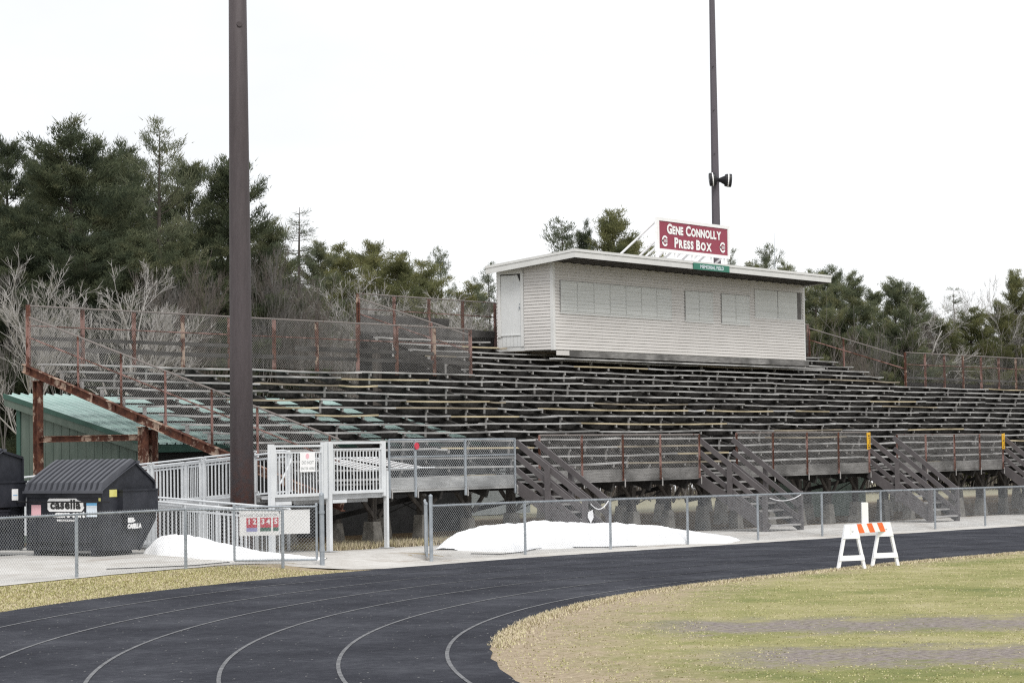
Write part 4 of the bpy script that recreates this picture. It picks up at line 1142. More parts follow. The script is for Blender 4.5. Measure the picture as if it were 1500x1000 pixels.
# ------------------------------------------------------------------ dumpsters (built in local axes: x depth, y width from the near end, z up)
def dumpster(loc, rz, label, logo, hs=1.0):
    t = thing('dumpster', label, 'dumpster', loc, rz); t.scale = (1, 1, hs)
    W, D = 2.22, 1.78
    hb_, lx_, lz_ = (1.60, 1.22, .78) if logo else (1.90, 1.70, .16)
    prof = [(0.0, .12), (0.0, 1.40), (1.13, 2.03), (1.78, hb_), (1.78, lz_), (lx_, .10)]
    B = lambda m, n, mt, par=t, sm=False: m.build(n, mt, par, local=True, smooth=sm)
    s_ = MB(); s_.prism([(x, .03, z) for x, z in prof][::-1], (0, W - .06, 0)); 
    body = fan_fix(B(s_, 'body', M['dumpster']))
    s_ = MB()      # rims, corner posts and skids
    s_.box(-.03, -.001, 0, W, 1.30, 1.39); s_.box(-.02, -.001, .0, W, .13, .20)
    s_.box(-.045, -.001, .25, W - .0, .30, .36); s_.box(-.015, -.001, 0, .05, .2, 1.3); s_.box(-.015, -.001, W - .05, W, .2, 1.3)
    s_.box(0, 1.2, .2, .35, .02, .12); s_.box(0, 1.2, W - .35, W - .2, .02, .12)
    for y in (-.0, W - .03):
        s_.beam((1.13, y + .015, 2.04), (1.78, y + .015, hb_ + .01), .05, .05); s_.beam((1.78, y + .015, hb_), (1.78, y + .015, lz_), .05, .04, up=(1, 0, 0)); s_.beam((1.78, y + .015, lz_), (lx_, y + .015, .1), .05, .04)
    B(s_, 'rim', M['dumpster'], body)
    for y0, y1 in ((-.10, .029), (W - .03, W + .10)):
        s_ = MB(); s_.box(.55, 1.76, y0, y1, .95, 1.42); s_.box(.53, 1.78, y0 - .02, y1, 1.42, 1.46)
        B(s_, 'fork_pocket', M['dumpster'], body)
    s_ = MB(); s_.box(.75, 1.25, -.045, .029, .56, .86); s_.box(.70, 1.30, -.06, .029, .86, .90); B(s_, 'side_bracket', M['dumpster'], body)
    s_ = MB(); s_.tube((-.07, -.25, 1.20), (-.07, W + .4, 1.20), .018, n=8); B(s_, 'lock_bar', M['black'], body)
    # two ribbed lids
    for y0, y1 in ((-.04, W / 2 - .004), (W / 2 + .004, W + .04)):
        s_ = MB(); n = 7; seg = 10; cols_ = []
        ww = (y1 - y0) / n
        ys_ = []
        for i in range(n):
            for f, hh in ((0, 0), (.28, 0), (.36, .12), (.88, .12), (.97, 0)): ys_.append((y0 + ww * (i + f), hh))
        ys_.append((y1, 0))
        for (y, hh) in ys_:
            for k in range(seg + 1):
                u = k / seg
                fade = min(1, u / .06) if u < .06 else min(1, (1 - u) / .05)
                x = -.07 + 1.24 * u; z = 1.43 + .64 * u + .025 * math.sin(PI * u) ** .9 + hh * fade
                s_.v.append((x - hh * .35 * fade, y, z))
        for i in range(len(ys_) - 1):
            for k in range(seg):
                q = i * (seg + 1) + k; s_.f.append((q, q + seg + 1, q + seg + 2, q + 1)); s_.m.append(0)
        s_.box(-.10, -.05, y0, y1, 1.39, 1.445); s_.box(1.12, 1.21, y0, y1, 2.03, 2.09)
        B(s_, 'lid', M['lid'])
    s_ = MB(); s_.prism([(0, -.005, 1.42), (1.13, -.005, 2.05), (1.11, -.005, 2.09), (-.03, -.005, 1.45)], (0, .03, 0)); B(s_, 'rim', M['dumpster'], body)
    ux, uz = (0, -1, 0), (0, 0, 1)
    fy = lambda u: W - u          # u = metres from the left edge of the front
    def sticker(u0, u1, z0, z1, mt, nm='sticker', off=.0):
        m = MB(); m.box(-.006 - off, -.001 - off, fy(u1), fy(u0), z0, z1); return B(m, nm, mt, body)
    def estick(x0, x1, z0, z1, mt, nm='sticker', y=.03):
        m = MB(); m.box(x0, x1, y - .006, y - .001, z0, z1); return B(m, nm, mt, body)
    if logo:
        m = MB(); c = .05; u0, u1, z0, z1 = .62, 1.66, .985, 1.275
        m.prism([(-.003, fy(u0 + c), z0), (-.003, fy(u1 - c), z0), (-.003, fy(u1), z0 + c), (-.003, fy(u1 + .03), z0 + .09), (-.003, fy(u1), z0 + .13), (-.003, fy(u1), z1 - .07), (-.003, fy(u1 - .16), z1 - .04), (-.003, fy(u1 - .2), z1), (-.003, fy(u0 + c), z1), (-.003, fy(u0), z1 - c), (-.003, fy(u0), z0 + c)], (-.005, 0, 0))
        lp = fan_fix(B(m, 'logo_plate', M['signwhite'], body))
        m = MB(); text_into(m, 'casella', .275, (-.009, fy(1.14), 1.05), ux, uz, bold=.013, depth=.002, squash=1.10, spacing=1.1); B(m, 'lettering', M['inkdark'], body)
        m = MB(); m.prism([(-.004, fy(.78), .865), (-.004, fy(.96), .865), (-.004, fy(.87), .965)], (-.003, 0, 0)); text_into(m, 'zero-sort', .19, (-.005, fy(1.30), .865), ux, uz, bold=.012, depth=.002, squash=1.1); text_into(m, 'RECYCLING', .05, (-.005, fy(1.15), .775), ux, uz, bold=.003, depth=.002, squash=1.9); B(m, 'lettering', M['signwhite'], body)
        sticker(.14, .42, .87, 1.13, M['pink']); o = sticker(1.75, 2.05, .87, 1.17, M['paleblue']); sticker(1.75, 2.05, 1.12, 1.175, M['blue'], off=.002)
        sticker(2.10, 2.20, 1.21, 1.285, M['yellow'])
        estick(.25, .50, 1.30, 1.46, M['yellow'])
        m = MB(); text_into(m, '800-', .13, (.90, -.047, .73), (1, 0, 0), uz, bold=.013, depth=.002); text_into(m, 'CASELLA', .13, (1.0, -.047, .595), (1, 0, 0), uz, bold=.011, depth=.002, squash=.9); B(m, 'lettering', M['signwhite'], body)
    else:
        estick(1.30, 1.50, 1.08, 1.30, M['signwhite'], y=-.10); estick(1.33, 1.48, 1.17, 1.185, M['blue'], y=-.102)
    return t
dumpster((-5.88, 1.88, .25), math.radians(5), 'black dumpster with ribbed sloping lids and a white logo plate on its front', True)
dumpster((-7.62, 4.30, .26), math.radians(5), 'black dumpster cut off by the left edge, small white sticker on its end', False, 1.14)

# ------------------------------------------------------------------ ploughed snow
from mathutils import noise as mn
def snowpile(spine, width, label, seed, nm='snow_pile'):
    """heap: spine = [(x, y, height)], half width across; irregular surface"""
    s_ = MB(); nu, nv = 150, 34
    P = [Vector(p) for p in spine]
    def at(f):
        x = f * (len(P) - 1); i = min(int(x), len(P) - 2); g = x - i
        a = P[max(i - 1, 0)]; b = P[i]; c = P[i + 1]; d = P[min(i + 2, len(P) - 1)]
        return 0.5 * ((2 * b) + (c - a) * g + (2 * a - 5 * b + 4 * c - d) * g * g + (3 * b - a - 3 * c + d) * g ** 3)
    for i in range(nu + 1):
        f = i / nu; p = at(f); q = at(min(f + .01, 1)) - at(max(f - .01, 0)); q.z = 0; q.normalize()
        n = Vector((-q.y, q.x, 0)); wd = width * (.35 + .65 * min(1, math.sin(PI * f) * 2.2))
        for j in range(nv + 1):
            v = j / nv * 2 - 1
            wj = wd * (1 + .25 * mn.noise(Vector((f * 9, seed, v * 2))))
            x, y = p.x + n.x * v * wj, p.y + n.y * v * wj
            hgt = p.z * (max(0, 1 - abs(v) ** 2.1)) ** .75
            hgt *= 1 + .16 * mn.noise(Vector((x * 1.1, y * 1.1, seed))) + .07 * mn.noise(Vector((x * 4, y * 4, seed)))
            hgt += .02 * mn.noise(Vector((x * 9, y * 9, seed))) * (1 - v * v) - .06 * (abs(v) > .97)
            s_.v.append((x, y, zt(x, y) + hgt + .01))
    for i in range(nu):
        for j in range(nv):
            k = i * (nv + 1) + j; s_.f.append((k, k + nv + 1, k + nv + 2, k + 1)); s_.m.append(0)
    return tag(s_.build(nm, M['snow'], smooth=True), label, 'snow pile')
snowpile([(1.15, -2.2, .05), (2.0, -2.2, .38), (3.0, -2.15, .50), (4.4, -2.1, .53), (6.2, -2.2, .52), (8.0, -2.35, .46), (9.6, -2.5, .36), (10.8, -2.7, .22), (11.8, -2.9, .12), (12.6, -3.05, .05)], 1.02, 'large long heap of old snow behind the right fence below the first staircase', 3.1)
snowpile([(-3.80, 2.2, .10), (-4.0, 1.75, .36), (-4.15, 1.1, .40), (-4.2, .4, .39), (-4.15, -.3, .30), (-4.0, -1.0, .18), (-3.75, -1.8, .08), (-3.4, -2.4, .02)], .66, 'small heap of dirty snow beside the dumpster behind the gate leaf', 7.7)

# ------------------------------------------------------------------ barricade on the infield edge
bz_ = zt(0.1, -13.7)
bt = thing('barricade', 'white folding barricade with an orange striped top board and upright white board', 'barricade', (.1, -13.7, bz_))
wd = Vector((.885, -.465, 0)); nn_ = Vector((.465, .885, 0))
def aframe(cx, cy, hgt=.885):
    c = Vector((cx, cy, zt(cx, cy))); P = lambda u, z, d=0.0: tuple(c + wd * u + nn_ * d + Vector((0, 0, z)))
    th = .026
    s_ = MB()
    def quadp(a, b, c_, d): s_.prism([P(*a, -th), P(*b, -th), P(*c_, -th), P(*d, -th)], tuple(nn_ * th * 2))
    bw, tw, lw = .345, .135, .062
    def xo(z): return bw + (tw - bw) * z / hgt
    for sx in (-1, 1):
        z1 = hgt - .20
        quadp((sx * xo(0), 0), (sx * (xo(0) - lw), 0), (sx * (xo(z1) - lw), z1), (sx * xo(z1), z1))
    quadp((-xo(hgt - .2), hgt - .2), (xo(hgt - .2), hgt - .2), (xo(hgt), hgt), (-xo(hgt), hgt))
    f = fan_fix(s_.build('leg_frame', M['plastic'], bt))
    s_ = MB()
    s_.prism([P(-xo(.165), .165, -th - .012), P(xo(.165), .165, -th - .012), P(xo(.27), .27, -th - .012), P(-xo(.27), .27, -th - .012)], tuple(nn_ * .018))
    fan_fix(s_.build('cross_bar', M['plastic'], f))
    s_ = MB(); s_.prism([P(-xo(.6), .60, -th - .010), P(xo(.6), .60, -th - .010), P(xo(.70), .70, -th - .010), P(-xo(.70), .70, -th - .010)], tuple(nn_ * .012))
    fan_fix(s_.build('cross_bar', M['plastic'], f))
    s_ = MB(); s_.prism([P(-.03, .735, -th - .005), P(.05, .735, -th - .005), P(.05, .748, -th - .005), P(-.03, .748, -th - .005)], tuple(nn_ * .004)); s_.build('latch', M['inkgrey'], f)
    # rear leaf leaning back a little
A_, B_ = (-.56, -13.67), (.72, -13.76)
aframe(*A_); aframe(*B_)
s_ = MB(); ra = Vector((A_[0], A_[1], bz_)); rb_ = Vector((B_[0], B_[1], bz_)); rd = (rb_ - ra).normalized(); L_ = (rb_ - ra).length
up = Vector((0, 0, 1)); off = Vector((0, -.03, 0))
Q = lambda u, z: tuple(ra + rd * u + up * z + off)
s_.prism([Q(-.05, .70), Q(L_ + .05, .70), Q(L_ + .05, .885), Q(-.05, .885)], (0, .03, 0)); rl = s_.build('top_board', M['plastic'], bt)
s_ = MB(); u = .15
while u < L_ - .05:
    e = .2
    pts = [(u, .885), (u + e, .885), (u + e + .13, .70), (u + .13, .70)]
    pts = [(min(max(x, 0), L_), z) for x, z in pts]
    s_.prism([tuple(Vector(Q(x, z)) + Vector((0, -.003, 0))) for x, z in pts], (0, .0025, 0)); u += .40
s_.build('stripe', M['orange'], rl)
s_ = MB(); c = ra.lerp(rb_, .47); P = lambda uu, z: tuple(c + wd * uu + nn_ * .035 + up * z)
s_.prism([P(-.075, .80), P(.075, .80), P(.075, 1.29), P(.06, 1.305), P(-.06, 1.305), P(-.075, 1.29)], tuple(nn_ * .035)); fan_fix(s_.build('upright_board', M['signwhite'], bt))

# ------------------------------------------------------------------ trees
def pine_mesh(seed, style):
    r = random.Random(seed); H = 17.0
    tr = MB(); cr = MB()
    dead = style == 'dead'
    lean = (r.uniform(-.3, .3), r.uniform(-.3, .3))
    def axis_(z): f = z / H; return Vector((lean[0] * f * f, lean[1] * f * f, z))
    tr.path([axis_(z) for z in (0, 4, 8, 12, 15, H)], [.26, .22, .17, .10, .05, .012], 8)
    dens = {'pine': 1.0, 'open': .62, 'young': 1.0, 'dead': .16}[style]
    z = H * {'pine': .20, 'open': .30, 'young': .10, 'dead': .22}[style]
    def spray(p, ax, sz, nn, wdt):
        for w in range(nn):
            dv = (ax + Vector((r.uniform(-.75, .75), r.uniform(-.75, .75), r.uniform(-.3, .8)))).normalized()
            sv = dv.cross(Vector((r.uniform(-1, 1), r.uniform(-1, 1), r.uniform(-1, 1))))
            if sv.length < .05: continue
            sv = sv.normalized() * wdt
            q0 = p + Vector((r.gauss(0, .13), r.gauss(0, .13), r.gauss(0, .085)))
            n = len(cr.v); cr.v.extend([tuple(q0 - sv), tuple(q0 + sv), tuple(q0 + dv * sz * r.uniform(.6, 1.1))]); cr.f.append((n, n + 1, n + 2)); cr.m.append(0)
    while z < H * .99:
        f = z / H
        if style in ('pine', 'open'): env = .35 * (1 - f) ** .62 * min(1, .5 + f * 1.5)
        elif style == 'young': env = .30 * (1 - f) ** .56
        else: env = .23 * (1 - f) ** .7
        nb = r.choice((3, 4, 5)) if style != 'open' else r.choice((2, 3, 4))
        a0 = r.uniform(0, 6.28)
        for b in range(nb):
            if r.random() < .12: continue
            th = a0 + b * 2 * PI / nb + r.uniform(-.5, .5)
            ln = H * env * r.choice((r.uniform(.4, .75), r.uniform(.75, 1.0), r.uniform(.9, 1.25)))
            ln = max(ln, .28)
            el = -.10 + .92 * f ** 2.0 + r.uniform(-.22, .24)
            if style == 'dead': el = -.2 + .4 * f
            d = Vector((math.cos(th) * math.cos(el), math.sin(th) * math.cos(el), math.sin(el)))
            base = axis_(max(1.5, z + r.uniform(-.5, .4))); pts = []
            for k in range(5):
                u = k / 4
                pts.append(base + d * ln * u + Vector((0, 0, (.13 if style != 'dead' else -.04) * ln * u * u - .05 * ln * math.sin(PI * u))))
            tr.path(pts, [.05 * (1 - f) + .016, .036 * (1 - f) + .012, .026 * (1 - f) + .009, .013, .005], 4, cap=False)
            side = Vector((-d.y, d.x, 0)); side.normalize()
            nsub = int((5 + ln * 6.5) * max(dens, .5))
            for q in range(nsub):     # flat side sprays carry the needles
                u = .20 + .80 * (q + r.random()) / nsub
                i = min(int(u * 4), 3); g = u * 4 - i
                p = pts[i].lerp(pts[i + 1], g)
                sl = (.16 + ln * .34 * (1.12 - u)) * r.uniform(.6, 1.15)
                sd = (side * r.choice((-1, 1)) * r.uniform(.3, 1) + d * r.uniform(.35, .9) + Vector((0, 0, r.uniform(-.35, .75)))).normalized()
                if style == 'dead':
                    tr.path([p, p + sd * sl], [.008, .004], 3, cap=False)
                    spray(p + sd * sl * .7, sd, .3, 7, .016); spray(p + sd * sl, sd, .26, 6, .014)
                    continue
                m = max(2, int(sl / .15 * dens + .5))
                for w in range(m):
                    e = p + sd * sl * (w + r.random()) / m + Vector((0, 0, r.uniform(-.03, .10)))
                    ax = (sd + Vector((0, 0, r.uniform(.1, .8)))).normalized()
                    spray(e, ax, r.uniform(.18, .32), 13, .019)
        z += r.uniform(.30, .52) * (1.0 if style != 'open' else 1.3)
    k = H / max(v[2] for v in cr.v)
    for m in (tr, cr): m.v = [(x, y, z * k) for x, y, z in m.v]
    return tr, cr

def bare_mesh(seed, style):
    r = random.Random(seed); H = 9.0
    tr = MB(); cr = MB()
    def grow(p, d, ln, rad_, lvl, mb):
        n = 4; pts = [p]; q = p; dd = d.copy()
        wob = .16 if style != 'crooked' else .34
        for k in range(n):
            dd = (dd + Vector((r.uniform(-wob, wob), r.uniform(-wob, wob), r.uniform(-.04, .12 if style != 'crooked' else .05)))).normalized()
            q = q + dd * (ln / n); pts.append(q)
        end = .55 if lvl < 3 else .3
        rs = [rad_ * (1 - (1 - end) * k / n) for k in range(n + 1)]
        mb.path(pts, rs, 6 if lvl == 0 else (4 if lvl < 2 else 3), cap=False)
        if lvl >= {'birch': 4, 'bare': 4, 'spread': 4, 'crooked': 4, 'slim': 3}[style]: return
        nb = {0: 9, 1: 6, 2: 5, 3: 4}[lvl]
        if style == 'slim': nb = {0: 8, 1: 5, 2: 4}.get(lvl, 3)
        if style == 'birch' and lvl == 0: nb = 13
        if style == 'bare' and lvl == 0: nb = 8
        for b in range(nb):
            u = r.uniform(.35 if lvl else {'birch': .38, 'bare': .22, 'spread': .18, 'crooked': .28, 'slim': .4}[style], 1.0)
            i = min(int(u * n), n - 1); pp = pts[i].lerp(pts[i + 1], u * n - i)
            loc = (pts[i + 1] - pts[i]).normalized()
            sp = {'birch': .75, 'bare': .55, 'spread': .95, 'crooked': 1.0, 'slim': .55}[style]
            az = r.uniform(0, 6.28)
            o = loc.orthogonal().normalized(); o = Matrix.Rotation(az, 3, loc) @ o
            ndir = (loc + o * sp * r.uniform(.6, 1.25) + Vector((0, 0, .18))).normalized()
            grow(pp, ndir, ln * r.uniform(.46, .70) * (1.12 - .40 * u) * (.82 if lvl == 0 and style == 'birch' else 1), max(rs[i] * r.uniform(.42, .62), .0075 if style in ('bare', 'slim') else .0085), lvl + 1, cr)
        if lvl > 0: pass
    if style in ('bare', 'spread'):
        ns = r.choice((1, 2, 3)) if style == 'bare' else 4
        for s in range(ns):
            d = Vector((r.uniform(-.2, .2), r.uniform(-.2, .2), 1)).normalized() if style == 'bare' else Vector((r.uniform(-.5, .5), r.uniform(-.5, .5), 1)).normalized()
            grow(Vector((r.uniform(-.2, .2) * (ns > 1), r.uniform(-.2, .2) * (ns > 1), 0)), d, H * r.uniform(.62, .74), .048 if style == 'bare' else .065, 0, tr)
    else:
        grow(Vector((0, 0, 0)), Vector((r.uniform(-.06, .06), r.uniform(-.06, .06), 1)).normalized(), H * .74, {'birch': .085, 'crooked': .20, 'slim': .05}[style], 0, tr)
    top = max(v[2] for v in tr.v + cr.v)
    k = H / top
    for m in (tr, cr): m.v = [(x * k, y * k, z * k) for x, y, z in m.v]
    return tr, cr

PROTO = {}
def proto(kind, seed):
    key = (kind, seed)
    if key not in PROTO:
        st = {'pine': 'pine', 'mid_pine': 'pine', 'open_pine': 'open', 'young_pine': 'young', 'dead_spruce': 'dead'}.get(kind)
        if st:
            tr, cr = pine_mesh(seed, st); H = 17.0
            mats = (M['pinebark'], M['needle_far'] if kind == 'mid_pine' else {'pine': M['needle'], 'open': M['needle_mid'], 'young': M['needle_olive'], 'dead': M['needle_mid']}[st])
        else:
            st = {'bare_tree': 'bare', 'birch': 'birch', 'slim_birch': 'slim', 'spreading_bare_tree': 'spread', 'crooked_tree': 'crooked'}[kind]
            tr, cr = bare_mesh(seed, st); H = 9.0
            bk = {'bare': M['barkbrown'] if seed % 2 else M['barkgrey'], 'birch': M['birchbark'], 'slim': M['birchbark'], 'spread': M['palebark'], 'crooked': M['palebark']}[st]
            mats = (bk, bk if st != 'birch' and st != 'slim' else M['palebark'])
        ms = []
        for mbx, nm, mt in ((tr, 'trunk', mats[0]), (cr, 'crown', mats[1])):
            me = bpy.data.meshes.new(nm); me.from_pydata(mbx.v, [], mbx.f); me.materials.append(mt); me.update(); ms.append((nm, me))
        PROTO[key] = (ms, H)
    return PROTO[key]
TREES = [
('pine', 27.5, 43.9, 16.1, 1, 'tall dark pine cut off by the left edge of the photo'),
('pine', 31.8, 46.6, 17.4, 0.9, 'tall dark pine with a narrow spire top near the left edge'),
('pine', 36.2, 49.1, 17.7, 1, 'dense dark pine filling the gap behind the twin white birches'),
('pine', 30.0, 40.5, 17.5, 1.15, 'tallest broad dark pine above the left end of the stand'),
('pine', 35.8, 44.5, 17.6, 1, 'dark pine between the broad tallest pine and the thin topped one'),
('pine', 40.8, 47.8, 18.4, 1, 'dark pine set back behind the dense left grove'),
('open_pine', 33.7, 38.9, 17.7, 1, 'tall pine with an open see-through top left of the steel pole'),
('pine', 38.2, 41.2, 16.5, 1, 'lower dark pine just left of the near steel light pole'),
('pine', 37.0, 37.7, 16.2, 1.1, 'wide dark pine whose right branches reach past the near light pole'),
('pine', 26.6, 40.1, 12.1, 1.3, 'short dark pine under the left grove behind the grey bare tree'),
('pine', 26.9, 36.3, 12.4, 1.3, 'short bushy pine between the two white birch trees'),
('pine', 29.6, 36.0, 12.3, 1.4, 'short bushy pine low in the left grove above the rear fence'),
('pine', 32.0, 36.1, 12.0, 1.3, 'lowest bushy pine of the left grove beside the near light pole'),
('pine', 53.2, 49.5, 15.3, 1.1, 'mid height dark pine right of the near light pole'),
('dead_spruce', 51.7, 46.4, 15.4, 1, 'nearly bare thin conifer rising alone right of the near light pole'),
('pine', 63.8, 55.3, 15.2, 0.9, 'narrow dark green pine right of the nearly bare conifer'),
('young_pine', 72.4, 60.5, 15.8, 1.2, 'olive green rounded pine above the raised fence corner'),
('young_pine', 78.0, 63.0, 16.5, 1.2, 'tallest olive pine in the clump left of the press box'),
('young_pine', 74.2, 57.9, 15.3, 1.3, 'yellow green pine in the middle of the olive clump'),
('young_pine', 79.8, 60.4, 15.2, 1.3, 'yellow green pine at the right side of the olive clump'),
('open_pine', 87.9, 64.6, 16.8, 0.8, 'sparse lone pine with open branches left of the press box'),
('young_pine', 89.0, 63.1, 14.3, 1.3, 'low olive pine right of the sparse lone pine'),
('open_pine', 77.8, 53.0, 14.4, 0.8, 'sparse pine peeking out beside the press box door'),
('open_pine', 72.4, 43.5, 16.3, 1.15, 'open flat branched pine over the left half of the press box roof'),
('pine', 78.1, 45.8, 16.7, 0.7, 'slim pine close behind the open flat branched pine'),
('young_pine', 72.5, 39.9, 16.7, 1.05, 'full rounded pine left of the maroon sign'),
('young_pine', 80.0, 43.2, 15.5, 1.1, 'olive pine half hidden by the sign braces'),
('open_pine', 86.8, 40.6, 15.0, 0.7, 'small pine just right of the maroon sign'),
('open_pine', 89.7, 40.0, 15.6, 0.9, 'sparse pine above the press box roof near the antenna'),
('young_pine', 83.9, 37.8, 13.9, 1.1, 'low olive pine peeping over the roof near the antenna'),
('mid_pine', 88.9, 37.8, 14.4, 1, 'dark pine tip over the right end of the press box roof'),
('mid_pine', 77.5, 29.6, 12.6, 0.95, 'pine touching the right end of the press box'),
('mid_pine', 85.1, 32.7, 13.5, 0.95, 'tall full pine a little right of the press box'),
('mid_pine', 80.5, 28.9, 12.8, 1, 'second full pine right of the press box'),
('mid_pine', 88.5, 31.5, 12.1, 1, 'shaded pine behind the crooked grey bare tree'),
('mid_pine', 78.3, 25.1, 12.0, 1, 'dark pine behind the crooked bare trunk on the right'),
('mid_pine', 82.7, 25.8, 11.8, 1.05, 'dark pine right of the crooked bare trunk'),
('dead_spruce', 91.4, 27.5, 12.1, 1, 'small dark spire shaped spruce far right against the sky'),
('young_pine', 83.6, 24.6, 9.9, 1.3, 'low olive pine behind the pale bare shrubs on the right'),
('young_pine', 86.8, 24.4, 10.6, 1.25, 'yellow green pine under the tall bare tree'),
('young_pine', 90.7, 24.2, 11.1, 1.1, 'yellow green pine between tall bare tree and right edge'),
('young_pine', 93.2, 24.2, 13.3, 0.85, 'tall yellowish pine at the right edge'),
('mid_pine', 95.7, 24.1, 12.7, 1.1, 'dark pine cut by the right edge of the photo'),
('bare_tree', 22.8, 36.8, 10.7, 1, 'grey bare tree at the left edge in front of the pines'),
('birch', 22.4, 34.0, 10.9, 1, 'tallest white birch with a spreading bare crown'),
('slim_birch', 23.1, 33.9, 8.9, 0.8, 'thin white birch stem leaning beside the tallest birch'),
('birch', 24.4, 32.9, 10.3, 1, 'white birch with a rounded bare crown nearer the pole'),
('slim_birch', 25.4, 33.3, 9.1, 1, 'low leaning pale birch beside the rounded birch'),
('bare_tree', 26.9, 32.9, 10.2, 1, 'brown bare tree above the middle of the left rear fence'),
('bare_tree', 28.4, 32.6, 10.4, 1, 'pale grey bare tree left of the near light pole'),
('bare_tree', 29.5, 32.7, 11.1, 1, 'taller grey bare tree touching the near light pole'),
('bare_tree', 30.8, 32.6, 10.5, 1, 'bare tree directly behind the near light pole'),
('bare_tree', 34.9, 33.8, 12.0, 1, 'tall wispy bare tree just right of the near light pole'),
('bare_tree', 36.9, 34.5, 12.0, 1, 'wispy bare tree left of the nearly bare conifer'),
('bare_tree', 37.5, 33.7, 11.0, 1, 'wispy bare tree in front of the nearly bare conifer'),
('bare_tree', 38.1, 32.8, 10.3, 1, 'low bare tree left of the raised fence corner'),
('bare_tree', 40.2, 33.3, 10.0, 1, 'low bare tree behind the raised fence corner'),
('spreading_bare_tree', 44.6, 34.1, 11.2, 1, 'pale bare tree with a wide fan of branches behind the raised fence'),
('spreading_bare_tree', 47.4, 33.6, 10.4, 1, 'smaller pale bare tree right of the wide fan shaped one'),
('bare_tree', 51.6, 34.6, 10.2, 1, 'bare tree close to the press box door side'),
('crooked_tree', 80.9, 26.7, 11.4, 1, 'large crooked grey bare tree with drooping limbs right of the press box'),
('bare_tree', 80.8, 24.2, 10.2, 1, 'pale many stemmed bare tree right of the crooked one'),
('bare_tree', 83.1, 24.4, 10.1, 1, 'pale bare tree beside the many stemmed one'),
('bare_tree', 79.3, 24.6, 9.4, 1, 'low bare tree under the right dark pines'),
('spreading_bare_tree', 88.6, 24.5, 12.7, 0.8, 'tall dark bare tree standing out near the right edge'),
('bare_tree', 91.1, 24.5, 10.7, 1, 'bare tree right of the tall dark bare one'),
('bare_tree', 94.2, 24.5, 10.0, 1, 'bare tree at the right edge behind the fence'),
('bare_tree', 70.8, 24.3, 8.8, 1, 'low bare tree between press box and crooked tree'),
('bare_tree', 72.8, 24.1, 8.5, 1, 'second low bare tree left of the crooked one')
]
rr = random.Random(77)
NV = {'mid_pine': 3, 'pine': 5, 'open_pine': 2, 'young_pine': 3, 'dead_spruce': 2, 'bare_tree': 5, 'birch': 2, 'slim_birch': 2, 'spreading_bare_tree': 2, 'crooked_tree': 1}
CAT = {'mid_pine': 'pine tree', 'pine': 'pine tree', 'open_pine': 'pine tree', 'young_pine': 'pine tree', 'dead_spruce': 'spruce tree', 'bare_tree': 'bare tree', 'birch': 'birch tree', 'slim_birch': 'birch tree', 'spreading_bare_tree': 'bare tree', 'crooked_tree': 'bare tree'}
NAME = {'mid_pine': 'pine_tree', 'pine': 'pine_tree', 'open_pine': 'pine_tree', 'young_pine': 'pine_tree', 'dead_spruce': 'spruce_tree', 'bare_tree': 'bare_tree', 'birch': 'birch_tree', 'slim_birch': 'birch_tree', 'spreading_bare_tree': 'bare_tree', 'crooked_tree': 'bare_tree'}
cnt = {}
for kind, a, b, h, wf, lab in TREES:
    c = cnt.get(kind, 0); cnt[kind] = c + 1
    ms, H = proto(kind, 100 + c % NV[kind])
    z0 = -.35
    o = bpy.data.objects.new(NAME[kind], None); COL.objects.link(o)
    o.location = (a, b, z0); o.rotation_euler = (0, 0, rr.uniform(0, 6.28)); s = (h - z0) / H
    o.scale = (s * wf * rr.uniform(.95, 1.08) * (.6 if kind == 'bare_tree' else 1), s * wf * rr.uniform(.95, 1.08) * (.6 if kind == 'bare_tree' else 1), s)
    tag(o, lab, CAT[kind], {'pine_tree': 'pines behind the stand', 'bare_tree': 'bare trees behind the stand', 'birch_tree': 'white birches behind the left end', 'spruce_tree': None}[NAME[kind]])
    for nm, me in ms:
        ch = bpy.data.objects.new(nm, me); COL.objects.link(ch); ch.parent = o

# leafless undergrowth that reads as one grey brown haze of stems
def thicket(n, region, name, seed, hmin, hmax):
    r = random.Random(seed); s_ = MB()
    (xa, ya), (xb, yb), depth = region
    d = Vector((xb - xa, yb - ya, 0)); nn = Vector((-d.y, d.x, 0)).normalized()
    for i in range(n):
        p = Vector((xa, ya, -.3)) + d * r.random() + nn * r.uniform(0, depth)
        h = r.uniform(hmin, hmax) * r.choice((.6, .8, 1, 1))
        dd = Vector((r.uniform(-.30, .30), r.uniform(-.30, .30), 1)).normalized(); pts = [p]
        for k in range(3):
            dd = (dd + Vector((r.uniform(-.2, .2), r.uniform(-.2, .2), .05))).normalized(); pts.append(pts[-1] + dd * h / 3)
        s_.path(pts, [.030, .022, .015, .007], 3, r.choice((0, 0, 1)), cap=False)
        for q in range(11):
            u = r.uniform(.25, 1); k = min(int(u * 3), 2); pp = pts[k].lerp(pts[k + 1], u * 3 - k)
            e = (dd + Vector((r.uniform(-1, 1), r.uniform(-1, 1), r.uniform(-.1, .8)))).normalized() * h * r.uniform(.08, .20)
            m = pp + e * .5 + Vector((r.uniform(-.08, .08), r.uniform(-.08, .08), .05))
            s_.path([pp, m, pp + e], [.011, .009, .005], 3, r.choice((0, 1, 1)), cap=False)
    tag(s_.build(name, [M['barkbrown'], M['barkgrey']]), kind='stuff')
thicket(1500, ((17, 46), (64, 29), 9), 'undergrowth', 5, 5.5, 10.0)
thicket(420, ((60, 29), (76, 25), 8), 'undergrowth', 6, 5.5, 10.0)
thicket(950, ((62, 26), (112, 13), 9), 'undergrowth', 9, 5.0, 9.5)

